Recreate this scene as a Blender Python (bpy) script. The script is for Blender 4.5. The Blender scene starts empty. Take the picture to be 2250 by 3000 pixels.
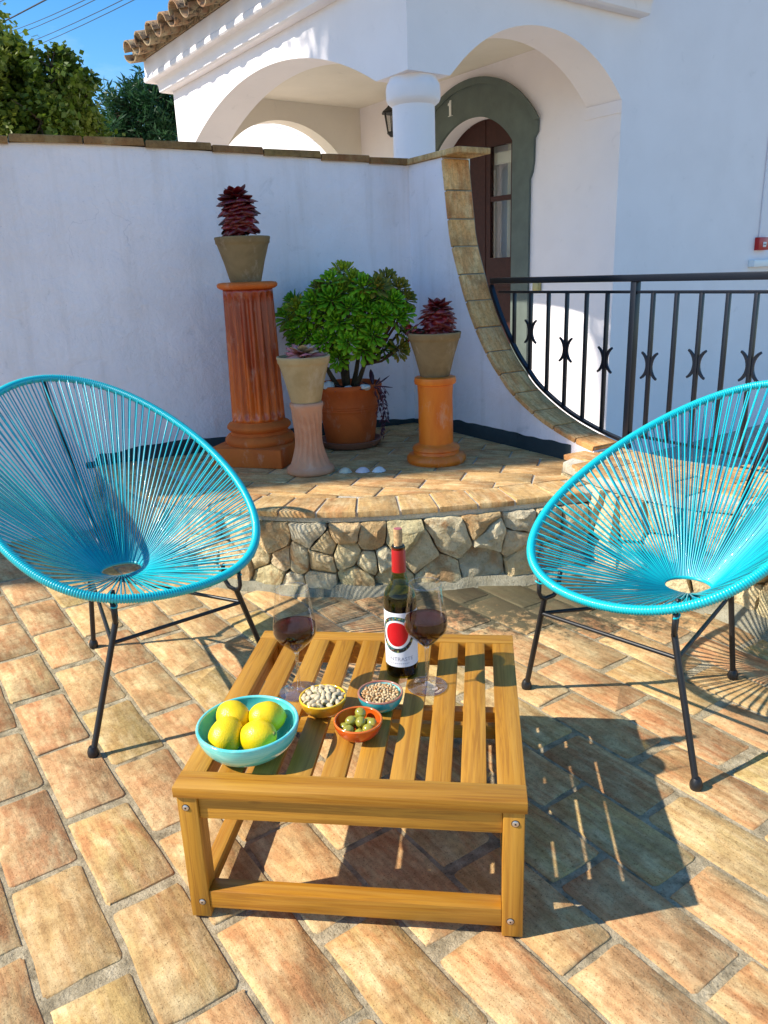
import bpy, bmesh, math, random
from math import sin, cos, pi, radians, sqrt, atan2
from mathutils import Vector, Matrix, Quaternion, noise as mnoise
random.seed(7)
SC = bpy.context.scene
COL = SC.collection

# ------------------------------------------------------------------ camera
CF, CPITCH, CROLL, CYAW = 2249.7975, 0.3009672, -0.0386050, -0.1288275
CPOS = Vector((0.538768, -1.094746, 1.143145))
_f = Vector((sin(CYAW)*cos(CPITCH), cos(CYAW)*cos(CPITCH), -sin(CPITCH)))
_r = Vector((cos(CYAW), -sin(CYAW), 0)); _u = _r.cross(_f)
CR = cos(CROLL)*_r + sin(CROLL)*_u
CU = -sin(CROLL)*_r + cos(CROLL)*_u
cam_d = bpy.data.cameras.new('camera'); cam = bpy.data.objects.new('camera', cam_d); COL.objects.link(cam)
cam_d.sensor_fit = 'VERTICAL'; cam_d.sensor_height = 36.0; cam_d.sensor_width = 27.0
cam_d.lens = 36.0*CF/3000.0; cam_d.clip_start = 0.02; cam_d.clip_end = 2000
cam.matrix_world = Matrix(((CR.x, CU.x, -_f.x, CPOS.x), (CR.y, CU.y, -_f.y, CPOS.y), (CR.z, CU.z, -_f.z, CPOS.z), (0, 0, 0, 1)))
SC.camera = cam

def project(P):                       # world point -> fraction of the frame (0..1, y down); used only to choose which repeats show
    d = Vector(P)-CPOS; z = d.dot(_f)
    if z < 0.05: return None
    return ((1125+CF*d.dot(CR)/z)/2250, (1500-CF*d.dot(CU)/z)/3000, z)

# ------------------------------------------------------------------ light
SUN_AZ, SUN_EL = 251.5, 40.2          # compass bearing the sun stands at (clockwise from +Y)
world = bpy.data.worlds.new('World'); SC.world = world; world.use_nodes = True
nt = world.node_tree; nt.nodes.clear()
out = nt.nodes.new('ShaderNodeOutputWorld'); bg = nt.nodes.new('ShaderNodeBackground'); bg.inputs['Strength'].default_value = 0.15
sky = nt.nodes.new('ShaderNodeTexSky'); sky.sky_type = 'NISHITA'; sky.sun_disc = False
sky.sun_elevation = radians(SUN_EL); sky.sun_rotation = radians(SUN_AZ)
sky.air_density = 1.0; sky.dust_density = 0.3; sky.ozone_density = 2.5
hsv = nt.nodes.new('ShaderNodeHueSaturation'); hsv.inputs['Saturation'].default_value = 1.38; hsv.inputs['Value'].default_value = 1.0
tc = nt.nodes.new('ShaderNodeTexCoord'); mp = nt.nodes.new('ShaderNodeMapping'); mp.inputs['Scale'].default_value = (2.2, 2.2, 6.5)
nz = nt.nodes.new('ShaderNodeTexNoise'); nz.inputs['Scale'].default_value = 1.9; nz.inputs['Detail'].default_value = 7; nz.inputs['Roughness'].default_value = .62
rp = nt.nodes.new('ShaderNodeValToRGB'); rp.color_ramp.elements[0].position = .50; rp.color_ramp.elements[0].color = (0, 0, 0, 1)
rp.color_ramp.elements[1].position = .82; rp.color_ramp.elements[1].color = (.34, .34, .34, 1)
mx = nt.nodes.new('ShaderNodeMixRGB'); mx.inputs[2].default_value = (5.2, 6.0, 7.0, 1)
L = nt.links.new
L(sky.outputs[0], hsv.inputs['Color']); L(tc.outputs['Generated'], mp.inputs[0]); L(mp.outputs[0], nz.inputs['Vector'])
L(nz.outputs['Fac'], rp.inputs[0]); L(rp.outputs[0], mx.inputs[0]); L(hsv.outputs[0], mx.inputs[1]); L(mx.outputs[0], bg.inputs[0]); L(bg.outputs[0], out.inputs[0])
sd = bpy.data.lights.new('sun', 'SUN'); sd.energy = 4.9; sd.angle = radians(0.55); sd.color = (1.0, .93, .82)
sun = bpy.data.objects.new('sun', sd); COL.objects.link(sun)
_sd = Vector((sin(radians(SUN_AZ))*cos(radians(SUN_EL)), cos(radians(SUN_AZ))*cos(radians(SUN_EL)), sin(radians(SUN_EL))))
sun.rotation_euler = _sd.to_track_quat('Z', 'Y').to_euler()
SC.view_settings.view_transform = 'Standard'; SC.view_settings.look = 'None'; SC.view_settings.gamma = 1
SC.view_settings.exposure = 0.58; SC.view_settings.use_curve_mapping = False
SC.render.engine = 'CYCLES'
try:
    SC.cycles.use_denoising = True
    SC.cycles.transparent_max_bounces = 24; SC.cycles.max_bounces = 10; SC.cycles.diffuse_bounces = 5
    SC.cycles.transmission_bounces = 10; SC.cycles.sample_clamp_indirect = 6
except Exception: pass

# ------------------------------------------------------------------ materials
def lin(r, g, b): return tuple(((c/255)/12.92 if c/255 <= .04045 else ((c/255+.055)/1.055)**2.4) for c in (r, g, b))+(1,)
class NM:
    def __init__(s, name, rough=.6, spec=.4):
        s.m = bpy.data.materials.new(name); s.m.use_nodes = True; s.t = s.m.node_tree
        s.b = s.t.nodes['Principled BSDF']; s.b.inputs['Roughness'].default_value = rough
        s.b.inputs['Specular IOR Level'].default_value = spec
    def n(s, ty, **k):
        x = s.t.nodes.new(ty)
        for a, v in k.items():
            if a.startswith('i_'): x.inputs[a[2:].replace('_', ' ')].default_value = v
            else: setattr(x, a, v)
        return x
    def l(s, a, b): s.t.links.new(a, b)
    def coords(s, kind='Object', scale=(1, 1, 1), rnd=True, rot=(0, 0, 0)):
        tc = s.n('ShaderNodeTexCoord'); mp = s.n('ShaderNodeMapping'); mp.inputs['Scale'].default_value = scale; mp.inputs['Rotation'].default_value = rot
        if rnd:
            oi = s.n('ShaderNodeObjectInfo'); va = s.n('ShaderNodeVectorMath', operation='ADD'); ml = s.n('ShaderNodeMath', operation='MULTIPLY'); ml.inputs[1].default_value = 37.0
            s.l(oi.outputs['Random'], ml.inputs[0]); s.l(tc.outputs[kind], va.inputs[0]); s.l(ml.outputs[0], va.inputs[1]); s.l(va.outputs[0], mp.inputs[0])
        else: s.l(tc.outputs[kind], mp.inputs[0])
        return mp.outputs[0]
    def noise(s, vec, scale, detail=4, rough=.55, dist=0):
        x = s.n('ShaderNodeTexNoise'); x.inputs['Scale'].default_value = scale; x.inputs['Detail'].default_value = detail
        x.inputs['Roughness'].default_value = rough; x.inputs['Distortion'].default_value = dist; s.l(vec, x.inputs['Vector']); return x.outputs['Fac']
    def ramp(s, fac, stops):
        x = s.n('ShaderNodeValToRGB'); e = x.color_ramp.elements
        while len(e) < len(stops): e.new(.5)
        for q, (p, c) in zip(e, stops): q.position = p; q.color = c if len(c) == 4 else tuple(c)+(1,)
        s.l(fac, x.inputs[0]); return x.outputs[0]
    def mix(s, fac, a, b, blend='MIX'):
        x = s.n('ShaderNodeMixRGB', blend_type=blend)
        for i, v in ((0, fac), (1, a), (2, b)):
            if isinstance(v, (int, float)): x.inputs[i].default_value = v
            elif isinstance(v, tuple): x.inputs[i].default_value = v if len(v) == 4 else v+(1,)
            else: s.l(v, x.inputs[i])
        return x.outputs[0]
    def math(s, op, a, b=0.0, c=None):
        x = s.n('ShaderNodeMath', operation=op)
        for i, v in enumerate((a, b) if c is None else (a, b, c)):
            if isinstance(v, (int, float)): x.inputs[i].default_value = v
            else: s.l(v, x.inputs[i])
        return x.outputs[0]
    def rand(s): return s.n('ShaderNodeObjectInfo').outputs['Random']
    def col(s, c):
        if isinstance(c, tuple): s.b.inputs['Base Color'].default_value = c if len(c) == 4 else c+(1,)
        else: s.l(c, s.b.inputs['Base Color'])
    def bump(s, h, dist=.003, strength=.6):
        x = s.n('ShaderNodeBump'); x.inputs['Distance'].default_value = dist; x.inputs['Strength'].default_value = strength
        s.l(h, x.inputs['Height']); s.l(x.outputs[0], s.b.inputs['Normal'])

def m_plaster(name, col=(.80, .79, .77), dirt=.10, bd=.004, cracks=False):
    M = NM(name, .85, .2); v = M.coords('Object', rnd=False)
    a = M.noise(v, 2.3, 6, .6); b = M.noise(v, 60, 4, .6); c = M.noise(v, 9, 5, .65, .6)
    d = M.ramp(a, [(.30, (1-dirt*1.6, 1-dirt*1.7, 1-dirt*1.8)), (.62, (1, 1, 1))])
    e = M.ramp(c, [(.26, (1-dirt*2.5,)*3), (.38, (1, 1, 1))])
    cc = M.mix(1, M.mix(1, col, d, 'MULTIPLY'), e, 'MULTIPLY'); 
    if cracks:
        w_ = M.coords('Object', rnd=False); dn = M.n('ShaderNodeTexNoise'); dn.inputs['Scale'].default_value = 6; dn.inputs['Detail'].default_value = 4; M.l(w_, dn.inputs['Vector'])
        va = M.n('ShaderNodeVectorMath', operation='MULTIPLY_ADD'); M.l(dn.outputs['Color'], va.inputs[0]); va.inputs[1].default_value = (.35, .35, .35); M.l(w_, va.inputs[2])
        vo = M.n('ShaderNodeTexVoronoi', feature='DISTANCE_TO_EDGE'); vo.inputs['Scale'].default_value = 1.5; M.l(va.outputs[0], vo.inputs['Vector'])
        cr = M.ramp(vo.outputs['Distance'], [(.0, (.70, .70, .73)), (.004, (1, 1, 1))]); mk = M.ramp(M.noise(w_, 1.7, 2, .5), [(.56, (0, 0, 0)), (.66, (.55, .55, .55))])
        cc = M.mix(mk, cc, M.mix(1, cc, cr, 'MULTIPLY'))
        st = M.ramp(M.noise(M.coords('Object', (7, 7, .7), False), 1.6, 5, .65), [(.50, (1, 1, 1)), (.74, (.90, .885, .865))]); cc = M.mix(1, cc, st, 'MULTIPLY')
        tr = M.noise(w_, 5.5, 3, .5); c = M.math('ADD', c, M.math('MULTIPLY', tr, 2.0))
        ch = M.ramp(M.noise(w_, 85, 3, .6), [(.26, (.80, .80, .82)), (.33, (1, 1, 1))]); cc = M.mix(1, cc, ch, 'MULTIPLY')
    M.col(cc)
    h = M.math('ADD', M.math('MULTIPLY', b, .5), M.math('MULTIPLY', c, 1.1)); M.bump(h, bd, .55); return M.m

def m_paver(name, moss_shade=False, dark=1.0, pal=None):
    M = NM(name, .8, .25)
    v = M.coords('Object', (1, 1, 1)); vs = M.coords('Object', (34, 5.5, 1)); r = M.rand()
    base = M.ramp(r, pal or [(0, (.60, .41, .215)), (.12, (.55, .435, .20)), (.22, (.66, .47, .265)), (.34, (.60, .335, .19)), (.46, (.68, .49, .28)), (.58, (.56, .30, .17)), (.70, (.65, .435, .24)), (.82, (.52, .38, .19)), (.91, (.64, .38, .23)), (1, (.48, .31, .16))])
    st = M.noise(vs, 1.0, 5, .6, .4)
    r2 = M.math('FRACT', M.math('MULTIPLY', r, 17.3))
    red = M.ramp(st, [(.42, (0, 0, 0)), (.62, (1, 1, 1))])
    col = M.mix(M.math('MULTIPLY', red, M.math('MULTIPLY_ADD', r2, .55, .12)), base, (.50, .185, .085))
    pale = M.ramp(M.noise(M.coords('Object', (20, 7, 1)), 1.6, 5, .6), [(.44, (0, 0, 0)), (.66, (.78, .78, .78))])
    col = M.mix(pale, col, (.76, .61, .40))
    bl = M.ramp(M.noise(v, 9, 6, .6), [(.48, (0, 0, 0)), (.70, (.68, .68, .68))])
    col = M.mix(bl, col, (.36, .225, .11))
    wr = M.ramp(M.noise(v, 3.2, 4, .6), [(.36, (.88, .84, .74)), (.55, (1.04, 1.03, .91))]); col = M.mix(1, col, wr, 'MULTIPLY')
    sp = M.ramp(M.noise(v, 140, 3, .7), [(.25, (.22, .17, .12)), (.33, (1, 1, 1))])
    pits = M.ramp(M.noise(v, 330, 2, .6), [(.30, (.45, .38, .30)), (.40, (1, 1, 1)), (.66, (1, 1, 1)), (.74, (1.25, 1.22, 1.15))])
    col = M.mix(1, M.mix(.8, col, sp, 'MULTIPLY'), pits, 'MULTIPLY')
    fine = M.ramp(M.noise(v, 70, 5, .7), [(.30, (.76, .72, .66)), (.48, (1.02, 1.01, .99)), (.66, (1.18, 1.17, 1.14))])
    col = M.mix(1, col, fine, 'MULTIPLY')
    sf = M.ramp(M.noise(M.coords('Object', (85, 9, 1)), 1.0, 4, .6, .3), [(.36, (.80, .74, .66)), (.56, (1.05, 1.04, .98))]); col = M.mix(.8, col, sf, 'MULTIPLY')
    if dark != 1: col = M.mix(1, col, tuple(dark), 'MULTIPLY')
    if moss_shade: col = add_moss_shade(M, col)
    M.col(col)
    h = M.math('ADD', M.math('MULTIPLY', st, .9), M.math('ADD', M.math('MULTIPLY', M.noise(v, 45, 6, .65), .9), M.math('MULTIPLY', M.noise(v, 260, 3, .6), .35)))
    M.bump(h, .0030, .85); return M.m
def add_moss_shade(M, col):  # dark patch by position; its colour holds both moss and ground shade
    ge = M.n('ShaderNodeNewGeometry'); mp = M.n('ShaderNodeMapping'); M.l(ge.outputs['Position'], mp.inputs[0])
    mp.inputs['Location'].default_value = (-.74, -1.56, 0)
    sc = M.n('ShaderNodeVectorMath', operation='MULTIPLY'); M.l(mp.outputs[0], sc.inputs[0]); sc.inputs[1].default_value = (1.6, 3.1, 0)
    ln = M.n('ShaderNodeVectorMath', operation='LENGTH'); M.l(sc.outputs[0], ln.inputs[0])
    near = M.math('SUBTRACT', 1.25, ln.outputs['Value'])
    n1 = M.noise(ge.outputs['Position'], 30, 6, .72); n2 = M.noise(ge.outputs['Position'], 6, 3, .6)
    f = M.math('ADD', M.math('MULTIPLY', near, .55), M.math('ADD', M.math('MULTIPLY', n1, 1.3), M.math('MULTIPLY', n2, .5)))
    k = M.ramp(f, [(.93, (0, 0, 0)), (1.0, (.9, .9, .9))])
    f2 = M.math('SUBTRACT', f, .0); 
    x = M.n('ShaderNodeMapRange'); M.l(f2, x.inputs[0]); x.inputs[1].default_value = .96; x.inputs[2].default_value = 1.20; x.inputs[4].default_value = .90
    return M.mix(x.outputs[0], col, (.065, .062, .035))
def m_mortar(name, moss_shade=True):
    M = NM(name, .95, .1); v = M.coords('Object', rnd=False)
    col = M.ramp(M.noise(v, 26, 5, .6), [(.3, (.19, .15, .09)), (.47, (.36, .29, .18)), (.68, (.52, .43, .28)), (.8, (.68, .60, .44))])
    sp = M.ramp(M.noise(v, 240, 3, .7), [(.30, (.35, .32, .26)), (.42, (1, 1, 1)), (.62, (1, 1, 1)), (.72, (1.5, 1.5, 1.45))])
    col = M.mix(1, col, sp, 'MULTIPLY')
    if moss_shade: col = add_moss_shade(M, col)
    M.col(col); M.bump(M.math('ADD', M.noise(v, 130, 5, .7), M.math('MULTIPLY', M.noise(v, 30, 3), 1.5)), .006, .8); return M.m
def m_rock():
    M = NM('fieldstone', .9, .15); v = M.coords('Object'); r = M.rand()
    base = M.ramp(r, [(0, (.66, .56, .36)), (.14, (.78, .72, .56)), (.28, (.56, .52, .42)), (.42, (.80, .75, .62)), (.56, (.70, .50, .28)), (.70, (.72, .66, .48)), (.84, (.60, .55, .36)), (1, (.78, .68, .46))])
    n1 = M.ramp(M.noise(v, 14, 6, .65), [(.34, (.78, .73, .62)), (.55, (1.12, 1.08, .98))])
    col = M.mix(1, base, n1, 'MULTIPLY')
    rust = M.ramp(M.noise(v, 9, 6, .65, .5), [(.50, (0, 0, 0)), (.62, (.95, .95, .95))])
    r2 = M.math('FRACT', M.math('MULTIPLY', r, 9.7))
    col = M.mix(M.math('MULTIPLY', rust, r2), col, (.46, .23, .09))
    gr = M.ramp(M.noise(v, 22, 5, .7), [(.58, (0, 0, 0)), (.78, (.4, .4, .4))])
    col = M.mix(gr, col, (.30, .26, .14)); col = M.mix(1, col, (1.04, 1.0, .92), 'MULTIPLY')
    sp = M.ramp(M.noise(v, 170, 3, .7), [(.28, (.5, .45, .35)), (.38, (1, 1, 1))]); col = M.mix(1, col, sp, 'MULTIPLY')
    M.col(col); vo = M.n('ShaderNodeTexVoronoi'); vo.inputs['Scale'].default_value = 38; M.l(v, vo.inputs['Vector'])
    h = M.math('ADD', M.math('MULTIPLY', M.noise(v, 26, 8, .72), 2.2), M.math('MULTIPLY', vo.outputs['Distance'], .6)); M.bump(h, .014, 1.0); return M.m
def m_cement(name, c0=(.42, .37, .27), c1=(.60, .55, .44)):
    M = NM(name, .92, .12); v = M.coords('Object', rnd=False)
    col = M.ramp(M.noise(v, 12, 6, .65), [(.32, c0), (.62, c1)])
    col = M.mix(1, col, M.ramp(M.noise(v, 150, 3, .7), [(.3, (.55, .52, .45)), (.42, (1, 1, 1))]), 'MULTIPLY')
    M.col(col); M.bump(M.math('ADD', M.noise(v, 40, 6, .7), M.math('MULTIPLY', M.noise(v, 160, 3), .4)), .008, .8); return M.m
def m_wood(axis):
    M = NM('oiled_acacia_'+axis, .42, .45)
    s = {'x': (5, 130, 130), 'y': (130, 5, 130), 'z': (130, 130, 5)}[axis]; r = M.rand()
    v = M.coords('Object', s); v1 = M.coords('Object', tuple(q*.20 for q in s)); vk = M.coords('Object', {'x': (5, 14, 14), 'y': (14, 5, 14), 'z': (14, 14, 5)}[axis])
    g = M.noise(v, 1.0, 5, .6, 1.2); g2 = M.noise(v1, 1.0, 4, .6, 1.6)
    base = M.ramp(r, [(0, (.44, .195, .016)), (.25, (.37, .155, .010)), (.5, (.50, .240, .028)), (.75, (.40, .175, .012)), (1, (.47, .215, .022))])
    col = M.mix(M.ramp(g, [(.38, (.50, .50, .50)), (.56, (0, 0, 0))]), base, (.20, .068, .006))
    col = M.mix(M.ramp(g2, [(.42, (0, 0, 0)), (.7, (.6, .6, .6))]), col, (.56, .30, .05))
    vo = M.n('ShaderNodeTexVoronoi'); vo.inputs['Scale'].default_value = .75; M.l(vk, vo.inputs['Vector'])
    kn = M.ramp(vo.outputs['Distance'], [(.035, (.85, .85, .85)), (.085, (0, 0, 0))])
    col = M.mix(kn, col, (.13, .045, .008)); M.col(col)
    M.l(M.ramp(g, [(.3, (.50,)*3), (.7, (.36,)*3)]), M.b.inputs['Roughness']); M.bump(g, .0009, .4); return M.m
def m_simple(name, c, rough=.5, spec=.5, metal=0, nscale=0, namt=.15, bump=0, coat=0, sss=0):
    M = NM(name, rough, spec); M.b.inputs['Metallic'].default_value = metal; M.b.inputs['Coat Weight'].default_value = coat
    if nscale:
        v = M.coords('Object'); f = M.noise(v, nscale, 5, .6)
        M.col(M.mix(1, tuple(c), M.ramp(f, [(.3, (1-namt,)*3), (.7, (1+namt*.5,)*3)]), 'MULTIPLY'))
        if bump: M.bump(f, bump, .6)
    else: M.col(tuple(c))
    if sss: M.b.inputs['Subsurface Weight'].default_value = sss; M.b.inputs['Subsurface Radius'].default_value = (.01, .006, .002); M.b.inputs['Subsurface Scale'].default_value = .3
    return M.m
def m_glaze(name, c, c2, scale, rough=.16, z=(1, 1, 1), bump=.0008, amt=.8, lo=.4, hi=.65, coat=.6):
    M = NM(name, rough, .55); v = M.coords('Object', z); M.b.inputs['Coat Weight'].default_value = coat; M.b.inputs['Coat Roughness'].default_value = .08
    f = M.noise(v, scale, 5, .6, .4); M.col(M.mix(M.ramp(f, [(lo, (0, 0, 0)), (hi, (amt,)*3)]), c, c2)); M.bump(f, bump, .5); return M.m
def m_thin_glass(name, tint=(1, 1, 1), ior=1.45):
    m = bpy.data.materials.new(name); m.use_nodes = True; t = m.node_tree; t.nodes.clear()
    o = t.nodes.new('ShaderNodeOutputMaterial'); a = t.nodes.new('ShaderNodeBsdfTransparent'); a.inputs[0].default_value = tuple(tint)+(1,)
    g = t.nodes.new('ShaderNodeBsdfGlossy'); g.inputs['Roughness'].default_value = .015; lw_ = t.nodes.new('ShaderNodeLayerWeight'); lw_.inputs[0].default_value = .5; fr = t.nodes.new('ShaderNodeMath'); fr.operation = 'POWER'; fr.inputs[1].default_value = 2.8; t.links.new(lw_.outputs['Facing'], fr.inputs[0])
    mlt = t.nodes.new('ShaderNodeMath'); mlt.operation = 'MULTIPLY_ADD'; mlt.inputs[1].default_value = .65; mlt.inputs[2].default_value = .045*(ior/1.45)**2
    mi = t.nodes.new('ShaderNodeMixShader'); t.links.new(fr.outputs[0], mlt.inputs[0]); t.links.new(mlt.outputs[0], mi.inputs[0]); t.links.new(a.outputs[0], mi.inputs[1]); t.links.new(g.outputs[0], mi.inputs[2]); t.links.new(mi.outputs[0], o.inputs[0])
    return m

M_WALL = m_plaster('white_render', (.92, .85, .87), .06, .010, True)
M_HOUSE = m_plaster('house_render', (.91, .845, .84), .03, .0025)
M_CREAM = m_plaster('porch_render', (.80, .73, .62), .04, .0025)
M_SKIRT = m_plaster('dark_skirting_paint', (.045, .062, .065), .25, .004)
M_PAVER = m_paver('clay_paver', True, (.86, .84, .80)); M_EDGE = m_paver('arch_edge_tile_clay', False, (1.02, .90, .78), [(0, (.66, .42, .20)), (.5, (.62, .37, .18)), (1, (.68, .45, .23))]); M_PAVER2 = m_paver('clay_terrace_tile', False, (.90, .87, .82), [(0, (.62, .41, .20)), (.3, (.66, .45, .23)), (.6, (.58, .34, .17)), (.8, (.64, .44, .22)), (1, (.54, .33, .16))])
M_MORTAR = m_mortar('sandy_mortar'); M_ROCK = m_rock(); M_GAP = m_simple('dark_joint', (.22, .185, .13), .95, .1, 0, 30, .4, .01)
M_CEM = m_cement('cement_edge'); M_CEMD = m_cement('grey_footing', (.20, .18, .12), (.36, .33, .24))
WX, WY, WZ = m_wood('x'), m_wood('y'), m_wood('z')
M_COPE = m_paver('weathered_coping_tile', False, (.50, .40, .30))
M_SCREW = m_simple('zinc_screw', (.62, .60, .62), .3, .5, .9)
M_STEEL = m_simple('black_painted_steel', (.012, .012, .014), .42, .5, 0, 60, .3)
M_RAIL = m_simple('blue_black_rail_paint', (.006, .009, .016), .30, .45)
M_CORD = m_simple('turquoise_vinyl_cord', (.004, .45, .51), .30, .5, 0, 0, 0, 0, .25)
M_CORD2 = m_simple('teal_vinyl_cord', (.004, .33, .43), .30, .5, 0, 0, 0, 0, .25)

# ------------------------------------------------------------------ helpers
def tag(o, label=None, cat=None, group=None, kind=None):
    if label: o['label'] = label
    if cat: o['category'] = cat
    if group: o['group'] = group
    if kind: o['kind'] = kind
    return o
def empty(name, loc=(0, 0, 0), rz=0, label=None, cat=None, group=None):
    o = bpy.data.objects.new(name, None); o.empty_display_size = .05; COL.objects.link(o); o.location = loc; o.rotation_euler = (0, 0, rz)
    return tag(o, label, cat, group)
def link(name, me, parent=None, loc=None, rot=None):
    o = bpy.data.objects.new(name, me); COL.objects.link(o)
    if parent: o.parent = parent
    if loc is not None: o.location = loc
    if rot is not None: o.rotation_euler = rot
    return o
def mesh(name, V, F, mat, smooth=False):
    me = bpy.data.meshes.new(name); me.from_pydata([tuple(v) for v in V], [], F)
    for m in (mat if isinstance(mat, (list, tuple)) else [mat]): me.materials.append(m)
    if smooth: me.polygons.foreach_set('use_smooth', [True]*len(me.polygons))
    me.update(); return me
def fixn(me):
    bm = bmesh.new(); bm.from_mesh(me); bmesh.ops.recalc_face_normals(bm, faces=bm.faces); bm.to_mesh(me); bm.free(); return me
class MB:
    def __init__(s): s.V = []; s.F = []
    def add(s, V, F):
        b = len(s.V); s.V += [Vector(v) for v in V]; s.F += [tuple(i+b for i in f) for f in F]; return s
    def box(s, x0, x1, y0, y1, z0, z1):
        return s.add([(x0, y0, z0), (x1, y0, z0), (x1, y1, z0), (x0, y1, z0), (x0, y0, z1), (x1, y0, z1), (x1, y1, z1), (x0, y1, z1)],
                     [(0, 3, 2, 1), (4, 5, 6, 7), (0, 1, 5, 4), (1, 2, 6, 5), (2, 3, 7, 6), (3, 0, 4, 7)])
    def prism(s, poly, fn, d0, d1):           # poly list of 2D, fn(a,b,d)->3D
        n = len(poly); V = [fn(a, b, d0) for a, b in poly]+[fn(a, b, d1) for a, b in poly]
        return s.add(V, [tuple(range(n)), tuple(range(2*n-1, n-1, -1))]+[(i, (i+1) % n, n+(i+1) % n, n+i) for i in range(n)])
    def tube(s, pts, r, n=8, cap=True, closed=False):
        pts = [Vector(p) for p in pts]; m = len(pts); rs = r if isinstance(r, (list, tuple)) else [r]*m
        V = []; up = None
        for i, p in enumerate(pts):
            if closed: t = (pts[(i+1) % m]-pts[i-1])
            else: t = pts[min(i+1, m-1)]-pts[max(i-1, 0)]
            t = t.normalized() if t.length > 1e-9 else Vector((0, 0, 1))
            if up is None: up = Vector((0, 0, 1)) if abs(t.z) < .9 else Vector((1, 0, 0))
            a = t.cross(up);
            if a.length < 1e-6: a = t.orthogonal()
            a.normalize(); b = a.cross(t).normalized(); up = b
            for k in range(n):
                q = 2*pi*k/n; V.append(p+rs[i]*(cos(q)*a+sin(q)*b))
        F = []
        for i in range(m if closed else m-1):
            j = (i+1) % m
            for k in range(n): F.append((i*n+k, i*n+(k+1) % n, j*n+(k+1) % n, j*n+k))
        if cap and not closed: F += [tuple(range(n-1, -1, -1)), tuple((m-1)*n+k for k in range(n))]
        return s.add(V, F)
    def lathe(s, prof, n=32, mod=None, c=(0, 0, 0), cap=True):
        V = []; F = []; m = len(prof)
        for i, (r, z) in enumerate(prof):
            for k in range(n):
                a = 2*pi*k/n; rr = r if mod is None else mod(r, z, a, i)
                V.append((c[0]+rr*cos(a), c[1]+rr*sin(a), c[2]+z))
        for i in range(m-1):
            for k in range(n): F.append((i*n+k, i*n+(k+1) % n, (i+1)*n+(k+1) % n, (i+1)*n+k))
        if cap and prof[0][0] > 0: F.append(tuple(range(n-1, -1, -1)))
        if cap and prof[-1][0] > 0: F.append(tuple((m-1)*n+k for k in range(n)))
        return s.add(V, F)
    def me(s, name, mat, smooth=False, fix=True):
        me = mesh(name, s.V, s.F, mat, smooth)
        return fixn(me) if fix else me
    def ob(s, name, mat, parent=None, smooth=False, loc=None, rot=None, bevel=0, fix=True, seg=2, autos=None):
        me = s.me(name, mat, smooth or bevel > 0, fix)
        if bevel or autos:
            bm = bmesh.new(); bm.from_mesh(me)
            if bevel: bmesh.ops.bevel(bm, geom=[e for e in bm.edges if e.calc_face_angle(0) > .5], offset=bevel, segments=seg, affect='EDGES', profile=.5, clamp_overlap=True)
            for e in bm.edges:
                if e.calc_face_angle(0) > radians(autos or 35): e.smooth = False
            for f in bm.faces: f.smooth = True
            bm.to_mesh(me); bm.free()
        return link(name, me, parent, loc, rot)
def sharp(me, deg=35):
    bm = bmesh.new(); bm.from_mesh(me)
    for f in bm.faces: f.smooth = True
    for e in bm.edges:
        if e.calc_face_angle(0) > radians(deg): e.smooth = False
    bm.to_mesh(me); bm.free(); return me
def clip(poly, a, b):                      # keep left of a->b
    out = []; n = len(poly)
    def sd(p): return (b[0]-a[0])*(p[1]-a[1])-(b[1]-a[1])*(p[0]-a[0])
    for i in range(n):
        p, q = poly[i], poly[(i+1) % n]; sp, sq = sd(p), sd(q)
        if sp >= 0: out.append(p)
        if (sp >= 0) != (sq >= 0):
            t = sp/(sp-sq); out.append((p[0]+t*(q[0]-p[0]), p[1]+t*(q[1]-p[1])))
    return out
def area(poly): return .5*sum(poly[i][0]*poly[(i+1) % len(poly)][1]-poly[(i+1) % len(poly)][0]*poly[i][1] for i in range(len(poly)))
def inside(poly, x, y):
    c = False; n = len(poly)
    for i in range(n):
        x0, y0 = poly[i]; x1, y1 = poly[(i+1) % n]
        if (y0 > y) != (y1 > y) and x < (x1-x0)*(y-y0)/(y1-y0)+x0: c = not c
    return c
def shrink(poly, d):                       # inset a convex ccw polygon
    out = poly; n = len(poly); P = poly[:]
    for i in range(n):
        a, b = P[i], P[(i+1) % n]; dx, dy = b[0]-a[0], b[1]-a[1]; l = math.hypot(dx, dy)
        if l < 1e-6: continue
        nx, ny = -dy/l*d, dx/l*d
        out = clip(out, (a[0]+nx, a[1]+ny), (b[0]+nx, b[1]+ny))
        if len(out) < 3: return []
    return out
def slab_me(name, poly, z0, z1, bev, mat, fn=lambda a, b, d: (a, b, d), jit=0):     # polygon slab with a worn upper edge
    n = len(poly); cx = sum(p[0] for p in poly)/n; cy = sum(p[1] for p in poly)/n
    def J(): return (random.random()-.5)*2*jit
    lo = [fn(a, b, z0) for a, b in poly]; mid = []; top = []; cr = []
    for a, b in poly:
        l = math.hypot(a-cx, b-cy) or 1; a1 = a+J(); b1 = b+J(); mid.append(fn(a1, b1, z1-bev)); k = min(.5, bev*1.3/l); top.append(fn(a1+(cx-a1)*k, b1+(cy-b1)*k, z1+J()*.15))
    V = lo+mid+top; F = [tuple(range(2*n, 3*n))]
    for i in range(n):
        j = (i+1) % n; F += [(i, j, n+j, n+i), (n+i, n+j, 2*n+j, 2*n+i)]
    return fixn(mesh(name, V, F, mat, True)) if False else sharp(fixn(mesh(name, V, F, mat)), 50)

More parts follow.
